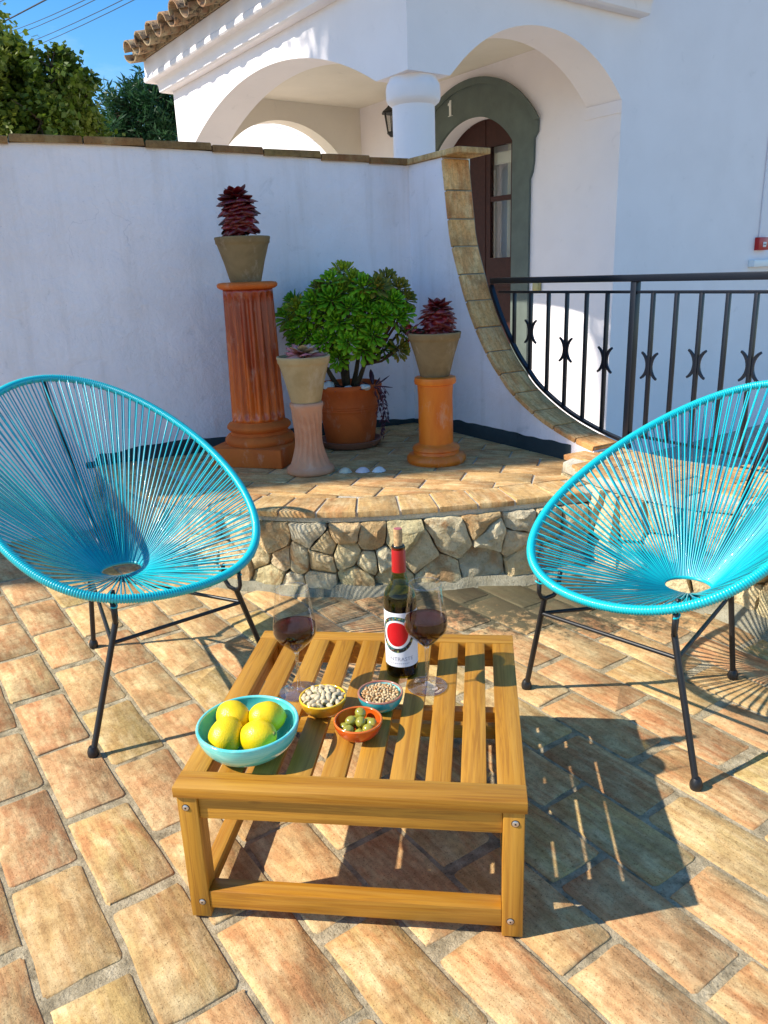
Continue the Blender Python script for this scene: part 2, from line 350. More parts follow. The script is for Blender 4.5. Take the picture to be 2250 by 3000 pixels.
# ------------------------------------------------------------------ plan of the terrace
WALL = [(-3.6, 1.36), (-2.9, 1.60), (-2.3, 1.82), (-1.95, 1.95), (-1.63, 2.10), (-1.25, 2.34), (-.85, 2.58), (-.40, 2.90), (.169, 3.307)]
WTOP = [1.735, 1.737, 1.739, 1.742, 1.745, 1.760, 1.748, 1.7355, 1.7104]
SD = Vector((.62, -.78, 0)).normalized(); SN = Vector((.78, .62, 0)).normalized(); P0 = Vector((.169, 3.307, 0))
def seg(s, z, o=0.0): return P0+SD*s+SN*o+Vector((0, 0, z))         # point on the wall with the round opening
PZ = .312
FRONT = [(-1.30, 2.31), (-1.10, 2.13), (-.95, 1.955), (-.80, 1.80), (-.53, 1.665), (-.34, 1.60), (-.03, 1.563), (.23, 1.595), (.48, 1.655), (.74, 1.74), (.95, 1.83)]
PLAT = FRONT+[(1.35, 2.05), (.169, 3.38), (-.40, 2.97), (-1.25, 2.41)]

ground = MB().box(-300, 300, -300, 300, -.70, -.60).ob('ground', m_simple('dry_earth', (.19, .15, .09), .95, .1, 0, 3, .3, .01)); tag(ground, kind='structure')
yard = MB().box(-12, 12, -8, 30, -.58, -.47).ob('courtyard', m_cement('courtyard_cement', (.40, .34, .25), (.55, .48, .37))); tag(yard, kind='structure')
patio = MB()
patio.prism([(-5, -3.5), (5, -3.5), (5, .4), (3.2, .8), (2.1, 1.0), (1.6, 1.9), (1.2, 2.3), (.15, 3.4), (-.4, 3.0), (-1.25, 2.44), (-1.95, 2.05), (-5, .98)], lambda a, b, d: (a, b, d), -.46, -.0030)
patio = patio.ob('patio_floor', M_MORTAR); tag(patio, kind='structure')

# ------------------------------------------------------------------ clay pavers of the patio
E1 = Vector((.743, .669)).normalized(); E2 = Vector((E1.y, -E1.x))
PW, PL = .1345, .288
def paver_me(i):
    rnd = random.Random(i*7+3); hw, hl = PW/2, PL/2; ch = .006+rnd.random()*.007; ring = []
    for (sx, sy) in ((1, 1), (-1, 1), (-1, -1), (1, -1)):
        c = ch*(.5+rnd.random()); a = (sx*(hw-c), sy*hl); b = (sx*hw, sy*(hl-c)); k = (sx*(hw-c*.3), sy*(hl-c*.3))
        ring += ([b, k, a] if sx*sy > 0 else [a, k, b])
        if (sx, sy) == (1, 1): pass
        m = {(1, 1): [(.03, hl)], (-1, 1): [(-hw, hl*.4), (-hw, -hl*.35)], (-1, -1): [(.0, -hl)], (1, -1): [(hw, -hl*.4), (hw, hl*.3)]}[(sx, sy)]
        ring += m
    ring = [(x+(rnd.random()-.5)*.0046, y+(rnd.random()-.5)*.0050) for x, y in ring]; n = len(ring)
    V = [(x, y, -.03) for x, y in ring]+[(x*1.0, y*1.0, -.0022) for x, y in ring]+[(x*.970, y*.984, (rnd.random()-.5)*.0008) for x, y in ring]
    F = [tuple(range(2*n, 3*n))]
    for q in range(n): j = (q+1) % n; F += [(q, j, n+j, n+q), (n+q, n+j, 2*n+j, 2*n+q)]
    me = fixn(mesh('brick', V, F, M_PAVER)); return sharp(me, 55)
PMESH = [paver_me(i) for i in range(10)]
RZ = atan2(E1.y, E1.x)
cand = []
for k in range(-40, 42):
    for j in range(-24, 24):
        a = -.117+.1445*k+PW/2; b = -.417+.31*j+(.155 if k % 2 else 0)+PL/2
        # the courses wander a little
        b += .012*sin(k*1.7)+.006*sin(j*2.3+k)
        x, y = E1.x*a+E2.x*b, E1.y*a+E2.y*b
        if not (-3.4 < x < 3.6 and -1.9 < y < 3): continue
        if inside(PLAT, x, y): continue
        # not under/behind the walls
        if y > 1.30+.36*(x+3.6)+.3 and x < -1.4: continue
        if x > .9 and y > 1.62-.0*(x-.9) and x < 1.5: continue
        if x > 1.4 and y > 1.45-.55*(x-1.4): continue
        q = project((x, y, 0)); vis = q is not None and -.06 < q[0] < 1.07 and -.05 < q[1] < 1.06
        cand.append((not vis, q[2] if q else 9, x, y))
cand.sort(); vis = [c for c in cand if not c[0]][:298]; rest = [c for c in cand if c not in set(vis)]
def brick_xf(x, y, i):
    rnd = random.Random(int((x*997+y*331)*100)); a = RZ+(rnd.random()-.5)*.034+(pi if rnd.random() < .5 else 0)
    return a, ((rnd.random()-.5)*.006, (rnd.random()-.5)*.006), (rnd.random()-.5)*.0025, rnd.randrange(10)
for i, (_, _, x, y) in enumerate(vis):
    a, t, dz, m = brick_xf(x, y, i)
    link('brick', PMESH[m], patio, (x, y, dz), (t[0], t[1], a))
mb = MB()
for i, (_, _, x, y) in enumerate(rest):
    a, t, dz, m = brick_xf(x, y, i); me = PMESH[m]; R = Matrix.Translation((x, y, dz)) @ Matrix.Rotation(a, 4, 'Z')
    mb.add([R @ v.co for v in me.vertices], [tuple(p.vertices) for p in me.polygons])
if mb.V: tag(mb.ob('outer_bricks', M_PAVER, patio, fix=False), kind='stuff')

# ------------------------------------------------------------------ raised stone platform
plat = empty('stone_platform', (0, 0, 0), 0, 'low raised platform of rough pale fieldstones topped with clay tiles, carrying the pots', 'platform')
core = MB()
inset = [(x*.985+(.0), y+.035) for x, y in FRONT]
core.prism([(x, y+.02) for x, y in FRONT]+[(1.35, 2.07), (.169, 3.38), (-.40, 2.97), (-1.25, 2.41)], lambda a, b, d: (a, b, d), -.02, PZ-.03)
core.ob('joint_bed', M_GAP, plat)
core = MB(); core.prism(PLAT, lambda a, b, d: (a, b, d), PZ-.045, PZ-.006)
# cement edge strip under the tiles
core.ob('cement_edge', M_CEM, plat, bevel=.006)
# arc-length walk along the front
def walk(poly):
    S = [0]
    for i in range(1, len(poly)): S.append(S[-1]+math.hypot(poly[i][0]-poly[i-1][0], poly[i][1]-poly[i-1][1]))
    def at(s):
        s = max(S[0], min(S[-1]-1e-6, s))
        for i in range(1, len(poly)):
            if s <= S[i]:
                t = (s-S[i-1])/(S[i]-S[i-1]); p, q = poly[i-1], poly[i]
                dx, dy = (q[0]-p[0])/(S[i]-S[i-1]), (q[1]-p[1])/(S[i]-S[i-1])
                return (p[0]+t*(q[0]-p[0]), p[1]+t*(q[1]-p[1])), (dy, -dx)
    return S, at
def smooth_poly(P, n):
    out = []
    for i in range(len(P)-1):
        p0 = Vector(P[max(i-1, 0)]); p1 = Vector(P[i]); p2 = Vector(P[i+1]); p3 = Vector(P[min(i+2, len(P)-1)])
        for k in range(n):
            t = k/n; out.append(tuple(.5*((2*p1)+(-p0+p2)*t+(2*p0-5*p1+4*p2-p3)*t*t+(-p0+3*p1-3*p2+p3)*t**3)))
    return out+[tuple(P[-1])]
FS = smooth_poly(FRONT, 6); SF, atF = walk(FS)
def rubble(seeds, S0, S1, z0, z1, at, parent, gap=.0014, depth=.03, name='stone'):
    for i, (cx, cz) in enumerate(seeds):
        poly = [(S0, z0), (S1, z0), (S1, z1), (S0, z1)]
        for k, (ox, oz) in enumerate(seeds):
            if k == i or abs(ox-cx) > .45: continue
            mx_, mz_ = (cx+ox)/2, (cz+oz)/2; dx, dz = ox-cx, oz-cz
            poly = clip(poly, (mx_+dz*9, mz_-dx*9), (mx_-dz*9, mz_+dx*9))
            if len(poly) < 3: break
        if len(poly) < 3 or area(poly) < .0004: continue
        poly = shrink(poly, gap*(.55+random.random()*1.1))
        if len(poly) < 3 or area(poly) < .0003: continue
        # extra points, worn corners
        q = []
        n = len(poly)
        for k in range(n):
            a, b = poly[k], poly[(k+1) % n]; l = math.hypot(b[0]-a[0], b[1]-a[1])
            m = max(1, int(l/.028))
            for t in range(m):
                f = (t+(.18 if t == 0 else 0))/m; q.append((a[0]+(b[0]-a[0])*f+random.uniform(-.0035, .0035), a[1]+(b[1]-a[1])*f+random.uniform(-.0035, .0035)))
            if l > .03: q.append((a[0]+(b[0]-a[0])*(1-.15/m), a[1]+(b[1]-a[1])*(1-.15/m)))
        n = len(q); ox = sum(p[0] for p in q)/n; oz = sum(p[1] for p in q)/n
        (px, py), (nx, ny) = at(ox); org = Vector((px, py, oz))
        def fn(s, z, d):
            (x, y), (ax, ay) = at(s); return Vector((x+ax*d, y+ay*d, z))-org
        out_ = depth*(.55+random.random()*.7); tx, tz = random.uniform(-.10, .28), random.uniform(-.28, .12)
        rings = []
        for kf, dd in ((1.0, -.03), (1.0, out_*.30), (.972, out_*.75), (.66, out_*1.0), (.30, out_*1.1)):
            ring = []
            for (a, b) in q:
                aa, bb = ox+(a-ox)*kf, oz+(b-oz)*kf
                e = (aa-ox)*tx+(bb-oz)*tz+(mnoise.noise(Vector((aa*42, bb*42, i)))*.008+mnoise.noise(Vector((aa*16, bb*16, i+9)))*.012 if dd > 0 else 0)
                ring.append(fn(aa, bb, dd+e))
            rings.append(ring)
        V = [v for r_ in rings for v in r_]+[fn(ox, oz, out_*1.12)]; F = []
        for r_ in range(len(rings)-1):
            for k in range(n): j = (k+1) % n; F.append((r_*n+k, r_*n+j, (r_+1)*n+j, (r_+1)*n+k))
        for k in range(n): F.append(((len(rings)-1)*n+k, (len(rings)-1)*n+(k+1) % n, len(V)-1))
        link(name, sharp(fixn(mesh(name, V, F, M_ROCK)), 29), parent, org)
# seeds: read from the photograph for the stretch between the chairs, scattered elsewhere
def s_of(x, y):
    best = None
    for k in range(1200):
        s = SF[-1]*k/1200; (a, b), _n = atF(s); d = (a-x)**2+(b-y)**2
        if best is None or d < best[0]: best = (d, s)
    return best[1]
sA, sB = s_of(-.371, 1.61), s_of(.746, 1.745)
def px2s(x):  # crop x 245..1470  -> s
    return sA+(x-310)/(1462-310)*(sB-sA)+.0
def px2z(x, y):
    top = 148-(x-310)/1150*42; bot = 462-(x-310)/1150*60
    return .272*(1-(y-top)/(bot-top))
SEEDS = [(330, 235), (455, 238), (400, 300), (482, 303), (288, 345), (440, 385), (557, 300), (605, 190), (735, 180), (740, 262), (632, 297), (527, 438), (625, 400), (770, 385), (830, 205), (822, 300), (935, 215), (905, 375), (1010, 275), (1128, 200), (1068, 360), (1290, 205), (1255, 325), (1400, 165), (1385, 232), (1425, 315), (1250, 140), (650, 235), (870, 290)]
seeds = [(px2s(x), max(.02, min(.265, px2z(x, y)))) for x, y in SEEDS]
smin, smax = min(s for s, z in seeds), max(s for s, z in seeds)
def fill_seeds(a, b, zt, step=.105):
    out_ = []; s = a
    while s < b:
        k = 2 if random.random() < .5 else 3
        for q in range(k): out_.append((s+random.uniform(-.03, .03), zt*((q+.5)/k+random.uniform(-.08, .08))))
        s += step*random.uniform(.75, 1.3)
    return out_
seeds += fill_seeds(.04, smin-.06, .268)+fill_seeds(smax+.08, SF[-1]-.02, .268)
rubble(seeds, 0.0, SF[-1], .002, PZ-.042, atF, plat)
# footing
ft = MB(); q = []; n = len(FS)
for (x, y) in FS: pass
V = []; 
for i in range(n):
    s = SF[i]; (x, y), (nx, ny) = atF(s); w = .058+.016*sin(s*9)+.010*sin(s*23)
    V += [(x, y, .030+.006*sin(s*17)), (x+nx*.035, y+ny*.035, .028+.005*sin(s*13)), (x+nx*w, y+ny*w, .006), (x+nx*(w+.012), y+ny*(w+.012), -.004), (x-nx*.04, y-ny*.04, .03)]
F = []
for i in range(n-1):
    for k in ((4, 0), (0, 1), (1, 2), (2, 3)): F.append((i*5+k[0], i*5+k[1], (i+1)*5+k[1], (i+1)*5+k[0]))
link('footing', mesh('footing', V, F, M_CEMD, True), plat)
# edge tiles along the curved front, then courses behind
edge_w = .185; s = .01; inner = []
for i in range(n):
    (x, y), (nx, ny) = atF(SF[i]); inner.append((x-nx*(edge_w+.008), y-ny*(edge_w+.008)))
while s < SF[-1]-.05:
    w = .150*random.uniform(.93, 1.1); a, b = s, min(s+w, SF[-1]-.005); g = .005
    P = []
    (x, y), (nx, ny) = atF(a+g); (x2, y2), (mx2, my2) = atF(b-g); (xm, ym), (nmx, nmy) = atF((a+b)/2)
    sk = .03
    P = [(x+nx*.004, y+ny*.004), (xm+nmx*.004, ym+nmy*.004), (x2+mx2*.004, y2+my2*.004), (x2-mx2*edge_w-sk*(-my2)*0, y2-my2*edge_w), (x-nx*edge_w, y-ny*edge_w)]
    if area(P) < 0: P = P[::-1]
    cx = sum(p[0] for p in P)/5; cy = sum(p[1] for p in P)/5
    me = slab_me('tile', [(p[0]-cx, p[1]-cy) for p in P], -.022, 0, .003, M_PAVER2, jit=.002)
    # rotate texture frame so the streaks run across the edge
    ang = atan2(nmy, nmx)-pi/2; me.transform(Matrix.Rotation(-ang, 4, 'Z'))
    link('tile', me, plat, (cx, cy, PZ+random.uniform(-.0012, .0012)), (0, 0, ang)); s = b
inner_poly = [(.95, 1.98)]+[]
IP = inner[2:-1]+[(1.25, 2.10), (.169, 3.36), (-.40, 2.96), (-1.25, 2.40)]
if area(IP) < 0: IP = IP[::-1]
tiles = 0
A1 = Vector((cos(radians(-9)), sin(radians(-9)))); A2 = Vector((-A1.y, A1.x))
for k in range(-4, 14):
    for j in range(-10, 10):
        a0 = j*.290+(.145 if k % 2 else 0); b0 = 1.55+k*.143
        c = (A1.x*a0+A2.x*b0, A1.y*a0+A2.y*b0)
        P = [(c[0]+A1.x*u*.1405+A2.x*v*.0675, c[1]+A1.y*u*.1405+A2.y*v*.0675) for u, v in ((-1, -1), (1, -1), (1, 1), (-1, 1))]
        nI = len(inner)
        for e in range(0, nI-1, 3):
            p, q2 = inner[e], inner[min(e+3, nI-1)]; P = clip(P, p, q2)
            if len(P) < 3: break
        if len(P) < 3 or area(P) < .0015: continue
        cx = sum(p[0] for p in P)/len(P); cy = sum(p[1] for p in P)/len(P)
        if not inside([(x, y) for x, y in FS]+[(1.3, 2.05), (.169, 3.45), (-.40, 3.06), (-1.3, 2.46)], cx, cy): continue
        me = slab_me('tile', [(p[0]-cx, p[1]-cy) for p in P], -.022, 0, .003, M_PAVER2, jit=.0015)
        ang = radians(-9)+pi/2; me.transform(Matrix.Rotation(-ang, 4, 'Z'))
        link('tile', me, plat, (cx, cy, PZ+random.uniform(-.001, .001)), (0, 0, ang)); tiles += 1

# ------------------------------------------------------------------ raised ledge at the right
ledge = empty('stone_ledge', (0, 0, 0), 0, 'slightly higher tiled stone ledge behind the right turquoise chair, under the black railing', 'ledge')
LZ = .372
LF = [(.885, 2.09), (.955, 1.93), (1.06, 1.74), (1.25, 1.555), (1.40, 1.49), (1.475, 1.37), (1.56, 1.18), (1.80, 1.04), (2.3, .93), (3.0, .85)]
LB = [(3.0, .95), (3.4, .30)]
LFS = smooth_poly(LF, 5); SL, atL = walk(LFS)
LP = LFS+[(3.2, -.2+.3), (1.20, 2.30)]
LP = LFS+[(3.2, .62), (2.2, 1.02+.0), (1.30, 2.02), (1.0, 2.40)]
LP = LFS+[(3.3, 1.0), (2.25, 1.25), (1.48, 2.02), (1.05, 2.35)]
MB().prism([(x, y+.02) for x, y in LFS]+LP[-4:], lambda a, b, d: (a, b, d), -.02, LZ-.04).ob('joint_bed', M_GAP, ledge)
MB().prism(LP, lambda a, b, d: (a, b, d), LZ-.05, LZ-.006).ob('cement_edge', M_CEM, ledge, bevel=.008)
rubble(fill_seeds(.05, SL[-1]-.02, LZ-.05), 0, SL[-1], .002, LZ-.048, atL, ledge, .004, .034)
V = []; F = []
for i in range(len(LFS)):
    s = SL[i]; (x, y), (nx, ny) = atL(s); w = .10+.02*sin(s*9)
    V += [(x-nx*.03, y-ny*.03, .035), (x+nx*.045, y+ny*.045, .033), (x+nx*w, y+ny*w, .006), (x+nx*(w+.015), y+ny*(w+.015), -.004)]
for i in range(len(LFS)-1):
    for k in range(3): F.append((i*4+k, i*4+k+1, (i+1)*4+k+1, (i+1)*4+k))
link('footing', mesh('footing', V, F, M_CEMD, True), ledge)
for k in range(-6, 10):
    for j in range(-8, 10):
        d1 = Vector((.62, -.78)); d2 = Vector((.78, .62)); a0 = j*.29+(.145 if k % 2 else 0); b0 = k*.143
        c = (1.2+d1.x*a0+d2.x*b0, 1.7+d1.y*a0+d2.y*b0)
        P = [(c[0]+d1.x*u*.1405+d2.x*v*.0675, c[1]+d1.y*u*.1405+d2.y*v*.0675) for u, v in ((-1, -1), (1, -1), (1, 1), (-1, 1))]
        if not all(inside(LP, p[0], p[1]) for p in P):
            if not inside(LP, c[0], c[1]): continue
            for e in range(0, len(LFS)-1):
                mpt = ((LFS[e][0]+LFS[e+1][0])/2, (LFS[e][1]+LFS[e+1][1])/2)
                if math.hypot(mpt[0]-c[0], mpt[1]-c[1]) < .25: P = clip(P, LFS[e], LFS[e+1])
                if len(P) < 3: break
            if len(P) < 3 or area(P) < .002: continue
        cx = sum(p[0] for p in P)/len(P); cy = sum(p[1] for p in P)/len(P)
        ang = atan2(-.78, .62)-pi/2; me = slab_me('tile', [(p[0]-cx, p[1]-cy) for p in P], -.022, 0, .003, M_PAVER2, jit=.0015); me.transform(Matrix.Rotation(-ang, 4, 'Z'))
        link('tile', me, ledge, (cx, cy, LZ+random.uniform(-.001, .001)), (0, 0, ang))

# ------------------------------------------------------------------ garden wall
gw = empty('garden_wall', (0, 0, 0), 0, 'white rendered garden wall with tile coping and a big round cut-out edged with clay tiles', 'wall')
def left_of(poly, off):                    # offset polyline away from the patio
    out_ = []
    for i in range(len(poly)):
        a = Vector(poly[max(i-1, 0)]); b = Vector(poly[min(i+1, len(poly)-1)]); d = (b-a).normalized(); out_.append((poly[i][0]-d.y*off, poly[i][1]+d.x*off))
    return out_
WS = smooth_poly(WALL, 5); WT = [t[1] for t in smooth_poly([(p[0], z) for p, z in zip(WALL, WTOP)], 5)]
WBK = left_of(WS, .20)
V = []; n = len(WS)
for i in range(n): V += [(WS[i][0], WS[i][1], -.46), (WS[i][0], WS[i][1], WT[i]-.030), (WBK[i][0], WBK[i][1], WT[i]-.030), (WBK[i][0], WBK[i][1], -.46)]
F = [(0, 1, 2, 3), (4*n-1, 4*n-2, 4*n-3, 4*n-4)]
for i in range(n-1):
    for k in range(4): j = (k+1) % 4; F.append((i*4+k, i*4+j, (i+1)*4+j, (i+1)*4+k))
link('wall_face', sharp(fixn(mesh('wall_face', V, F, M_WALL)), 40), gw)
# coping tiles on the long wall
SW, atW = walk(WS); s = .0
def wt(s):
    for i in range(1, n):
        if s <= SW[i]: t = (s-SW[i-1])/(SW[i]-SW[i-1]); return WT[i-1]*(1-t)+WT[i]*t
    return WT[-1]
while s < SW[-1]-.06:
    w = .285*random.uniform(.86, 1.1); b = min(s+w, SW[-1]+.0); P = []
    for q, o in ((s+.003, .016), (b-.003, .016), (b-.003, -.215), (s+.003, -.215)):
        (x, y), (nx, ny) = atW(q); P.append((x+nx*o, y+ny*o))
    cx = sum(p[0] for p in P)/4; cy = sum(p[1] for p in P)/4; (x, y), (nx, ny) = atW((s+b)/2); ang = atan2(ny, nx)
    me = slab_me('coping_tile', [(p[0]-cx, p[1]-cy) for p in P], -.032, 0, .004, M_COPE, jit=.003); me.transform(Matrix.Rotation(-ang, 4, 'Z'))
    link('coping_tile', me, gw, (cx, cy, wt((s+b)/2)+random.uniform(-.003, .002)), (0, random.uniform(-.006, .006), ang)); s = b
# the short wall with the round cut-out
ARC = [(.325, 1.676), (.345, 1.55), (.366, 1.42), (.389, 1.296), (.447, 1.147), (.504, 1.018), (.575, .892), (.682, .748), (.770, .662), (.867, .583), (1.054, .489), (1.239, .431), (1.387, .400)]
ARCS = smooth_poly(ARC, 5)
ARCW = []
for i_ in range(len(ARCS)):
    a_, b_ = ARCS[max(i_-1, 0)], ARCS[min(i_+1, len(ARCS)-1)]; d_ = Vector((b_[0]-a_[0], b_[1]-a_[1])).normalized(); ARCW.append((ARCS[i_][0]+d_.y*.022, ARCS[i_][1]-d_.x*.022))
poly = [(.0, -.46), (.0, 1.682), (.302, 1.682)]+ARCW[2:]+[(1.389, .352), (3.6, .352), (3.6, -.46)]
MB().prism(poly, lambda a, b, d: seg(a, b, d), 0, .158).ob('wall_face', M_WALL, gw, autos=30)
cap = MB(); cap.prism([(-.02, 1.684), (.455, 1.684), (.455, 1.712), (-.02, 1.712)], lambda a, b, d: seg(a, b, d), -.018, .185)
cap.ob('coping_slab', M_PAVER2, gw, bevel=.004)
LA = [0]
for i in range(1, len(ARCS)): LA.append(LA[-1]+math.hypot(ARCS[i][0]-ARCS[i-1][0], ARCS[i][1]-ARCS[i-1][1]))
def atA(l):
    l = max(0, min(LA[-1]-1e-6, l))
    for i in range(1, len(ARCS)):
        if l <= LA[i]:
            t = (l-LA[i-1])/(LA[i]-LA[i-1]); p, q = ARCS[i-1], ARCS[i]; d = Vector((q[0]-p[0], q[1]-p[1])).normalized()
            return Vector((p[0]+t*(q[0]-p[0]), p[1]+t*(q[1]-p[1]))), Vector((-d.y, d.x))*1.0
joints = [0]
while joints[-1] < LA[-1]-.08: joints.append(min(LA[-1], joints[-1]+.142*random.uniform(.94, 1.06)))
mo = MB(); V = []; F = []
for i, l in enumerate([LA[-1]*k/60 for k in range(61)]):
    c, nn = atA(l); a = c-nn*.008; b = c-nn*.026
    V += [seg(b.x, b.y, .004), seg(a.x, a.y, .004), seg(a.x, a.y, .156), seg(b.x, b.y, .156)]
for i in range(60):
    for k in range(4): j = (k+1) % 4; F.append((i*4+k, i*4+j, (i+1)*4+j, (i+1)*4+k))
link('joint_bed', fixn(mesh('joint_bed', V, F, M_CEMD)), gw)
for a, b in zip(joints[:-1], joints[1:]):
    g = .0045; c0, n0 = atA(a+g); c1, n1 = atA((a+b)/2); c2, n2 = atA(b-g); th = .020+random.uniform(-.002, .003)
    V = []; 
    for c, nn in ((c0, n0), (c1, n1), (c2, n2)):
        for o, h in ((-.004, -.002), (-.004, th-.004), (.001, th), (.146, th), (.151, th-.004), (.151, -.002)):
            q = c+nn*(h-.0225); V.append(seg(q.x, q.y, o))
    org = sum(V, Vector())/len(V); F = []
    for i in range(2):
        for k in range(6): j = (k+1) % 6; F.append((i*6+k, i*6+j, (i+1)*6+j, (i+1)*6+k))
    F += [(0, 1, 2, 3, 4, 5), (17, 16, 15, 14, 13, 12)]
    # local frame: y = across the wall, so that the streaks run along the curve's width
    d = (seg(c2.x, c2.y)-seg(c0.x, c0.y)).normalized(); x_ = SN; z_ = d.cross(x_)
    Rm = Matrix((x_, d, x_.cross(d))).transposed()
    Ri = Rm.inverted(); me = fixn(mesh('edge_tile', [Ri @ (v-org) for v in V], F, M_EDGE)); o = link('edge_tile', sharp(me, 40), gw)
    o.matrix_world = Matrix.Translation(org) @ Rm.to_4x4()
# dark painted skirting with a brushed upper edge
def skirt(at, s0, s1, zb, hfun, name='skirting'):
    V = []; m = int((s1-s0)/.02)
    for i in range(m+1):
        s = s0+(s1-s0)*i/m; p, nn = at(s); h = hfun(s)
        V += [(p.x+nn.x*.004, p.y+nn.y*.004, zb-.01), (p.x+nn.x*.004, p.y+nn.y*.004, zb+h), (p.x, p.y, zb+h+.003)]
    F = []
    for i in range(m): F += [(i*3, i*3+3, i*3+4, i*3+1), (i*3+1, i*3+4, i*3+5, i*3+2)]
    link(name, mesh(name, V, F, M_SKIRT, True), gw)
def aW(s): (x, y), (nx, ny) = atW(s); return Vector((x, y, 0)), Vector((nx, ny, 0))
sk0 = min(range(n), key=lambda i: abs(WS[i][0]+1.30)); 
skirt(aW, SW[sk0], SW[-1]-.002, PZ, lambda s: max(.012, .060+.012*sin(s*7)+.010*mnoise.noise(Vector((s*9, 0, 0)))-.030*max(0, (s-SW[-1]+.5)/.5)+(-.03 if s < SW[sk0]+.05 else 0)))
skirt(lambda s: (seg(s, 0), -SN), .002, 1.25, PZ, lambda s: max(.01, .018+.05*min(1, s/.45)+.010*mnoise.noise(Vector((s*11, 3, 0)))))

# ------------------------------------------------------------------ railing
rail = empty('iron_railing', tuple(seg(.5, .4, .2)), 0, 'blue-black iron railing with double-crescent ornaments running right from the round cut-out', 'railing')
ri = Matrix.Translation(-rail.location)
def rb(name, s0, s1, z0, z1, o0, o1, bev=.0015, mat=M_RAIL):
    o0 -= .03; o1 -= .03
    m = MB().prism([(s0, z0), (s1, z0), (s1, z1), (s0, z1)], lambda a, b, d: ri @ seg(a, b, d), o0, o1); return m.ob(name, mat, rail, bevel=bev)
rb('handrail', .49, 3.4, 1.073, 1.101, .182, .222, .003)
rb('upper_bar', .545, 3.4, 1.026, 1.038, .194, .208)
rb('post', 1.396, 1.426, .372, 1.073, .187, .217, .002)
rb('lower_bar', 1.426, 3.4, .43, .442, .194, .208)
V = []; F = []
for i in range(41):
    c, nn = atA(LA[-1]*(.35+.65*i/40)); a = c+nn*.012; b = c-nn*.001
    V += [ri @ seg(b.x, b.y, .154), ri @ seg(a.x, a.y, .154), ri @ seg(a.x, a.y, .176), ri @ seg(b.x, b.y, .176)]
for i in range(40):
    for k in range(4): j = (k+1) % 4; F.append((i*4+k, i*4+j, (i+1)*4+j, (i+1)*4+k))
link('curved_bar', fixn(mesh('curved_bar', V, F, M_RAIL)), rail)
def zarc(s):
    for i in range(1, len(ARCS)):
        if ARCS[i][0] >= s: p, q = ARCS[i-1], ARCS[i]; t = (s-p[0])/(q[0]-p[0]+1e-9); return p[1]+t*(q[1]-p[1])
    return .40
bars = [.627, .747, .868, .988, 1.109, 1.229, 1.471, 1.585, 1.698, 1.812, 1.925, 2.04, 2.155, 2.27, 2.385, 2.50, 2.615, 2.73, 2.845, 2.96]
orn = {.747: .846, .988: .773, 1.229: .744, 1.471: .736, 1.698: .760, 1.925: .768, 2.155: .765, 2.385: .765, 2.615: .765, 2.845: .765}
for s_b in bars:
    s = s_b+.034; zb = zarc(s)+.010 if s < 1.39 else .436
    rb('bar', s-.0075, s+.0075, zb, 1.028, .1935, .2085, .001)
    if s_b in orn:
        zc = orn[s_b]
        for sg in (-1, 1):
            V = []; F = []; m = 10; Rr = .058
            for i in range(m+1):
                a = radians(-62+124*i/m); w = .0065*(1-.45*abs(2*i/m-1)**2)
                for (r_, o) in ((Rr-w, .167), (Rr+w, .167), (Rr+w, .175), (Rr-w, .175)):
                    V.append(ri @ seg(s+sg*(.004+Rr+.005-r_*cos(a))*1.0, zc+r_*sin(a)*1.05, o))
            for i in range(m):
                for k in range(4): j = (k+1) % 4; F.append((i*4+k, i*4+j, (i+1)*4+j, (i+1)*4+k))
            F += [(0, 1, 2, 3), (4*m+3, 4*m+2, 4*m+1, 4*m)]
            link('crescent', fixn(mesh('crescent', V, F, M_RAIL)), rail)

# ------------------------------------------------------------------ the house (local x = along the front, local y = back along the side)
HA = atan2(.676, .737)
house = empty('house', (.119, 4.05, 0), HA, 'white rendered house with an arched corner porch and clay roof tiles', 'house')
def hyz(x0): return lambda a, b, d: (x0+d, a, b)
def hxz(y0): return lambda a, b, d: (a, y0+d, b)
def arcpts(c, hw, zs, rise, n=28):
    R = (hw*hw+rise*rise)/(2*rise); zc = zs+rise-R; a0 = math.asin(hw/R) if rise < hw else pi-math.asin(min(1, hw/R))
    return [(c+R*sin(-a0+2*a0*i/n), zc+R*cos(-a0+2*a0*i/n)) for i in range(n+1)]
def hob(name, poly, fn, d0, d1, mat=M_HOUSE, parent=house, autos=25): return MB().prism(poly, fn, d0, d1).ob(name, mat, parent, autos=autos)
hob('side_wall', [(0, 2.3), (.33, 2.3)]+arcpts(1.83, 1.5, 2.3, .38)[1:]+[(3.33, -.47), (3.61, -.47), (3.61, 3.2), (0, 3.2)], hyz(0), 0, .33)
hob('front_wall', [(.33, 2.3)]+arcpts(1.165, .829, 2.3, .372)[1:]+[(1.994, -.47), (9.5, -.47), (9.5, 7.0), (2.05, 7.0), (2.05, 3.2), (.33, 3.2)], hxz(0), 0, .33)
DC = 1.635
hob('porch_wall', [(.33, -.47), (1.105, -.47)]+arcpts(DC, .53, 2.187, .262)[::1]+[(2.165, -.47), (3.61, -.47), (3.61, 3.2), (.33, 3.2)], hyz(1.994), 0, .42, M_HOUSE)
hob('back_arch_wall', [(.33, -.47), (.355, -.47)]+arcpts(1.055, .70, 2.3, .35)+[(1.755, -.47), (1.994, -.47), (1.994, 2.83), (.33, 2.83)], hxz(3.42), 0, .19, M_CREAM)
MB().box(.33, 1.994, .33, 3.61, 2.83, 3.05).ob('ceiling', M_CREAM, house)
MB().box(2.05, 9.5, .33, 1.0, 3.2, 7).ob('upper_storey', M_HOUSE, house)
MB().box(2.42, 9.5, .33, 12, -.47, 3.2).ob('inner_block', M_HOUSE, house)
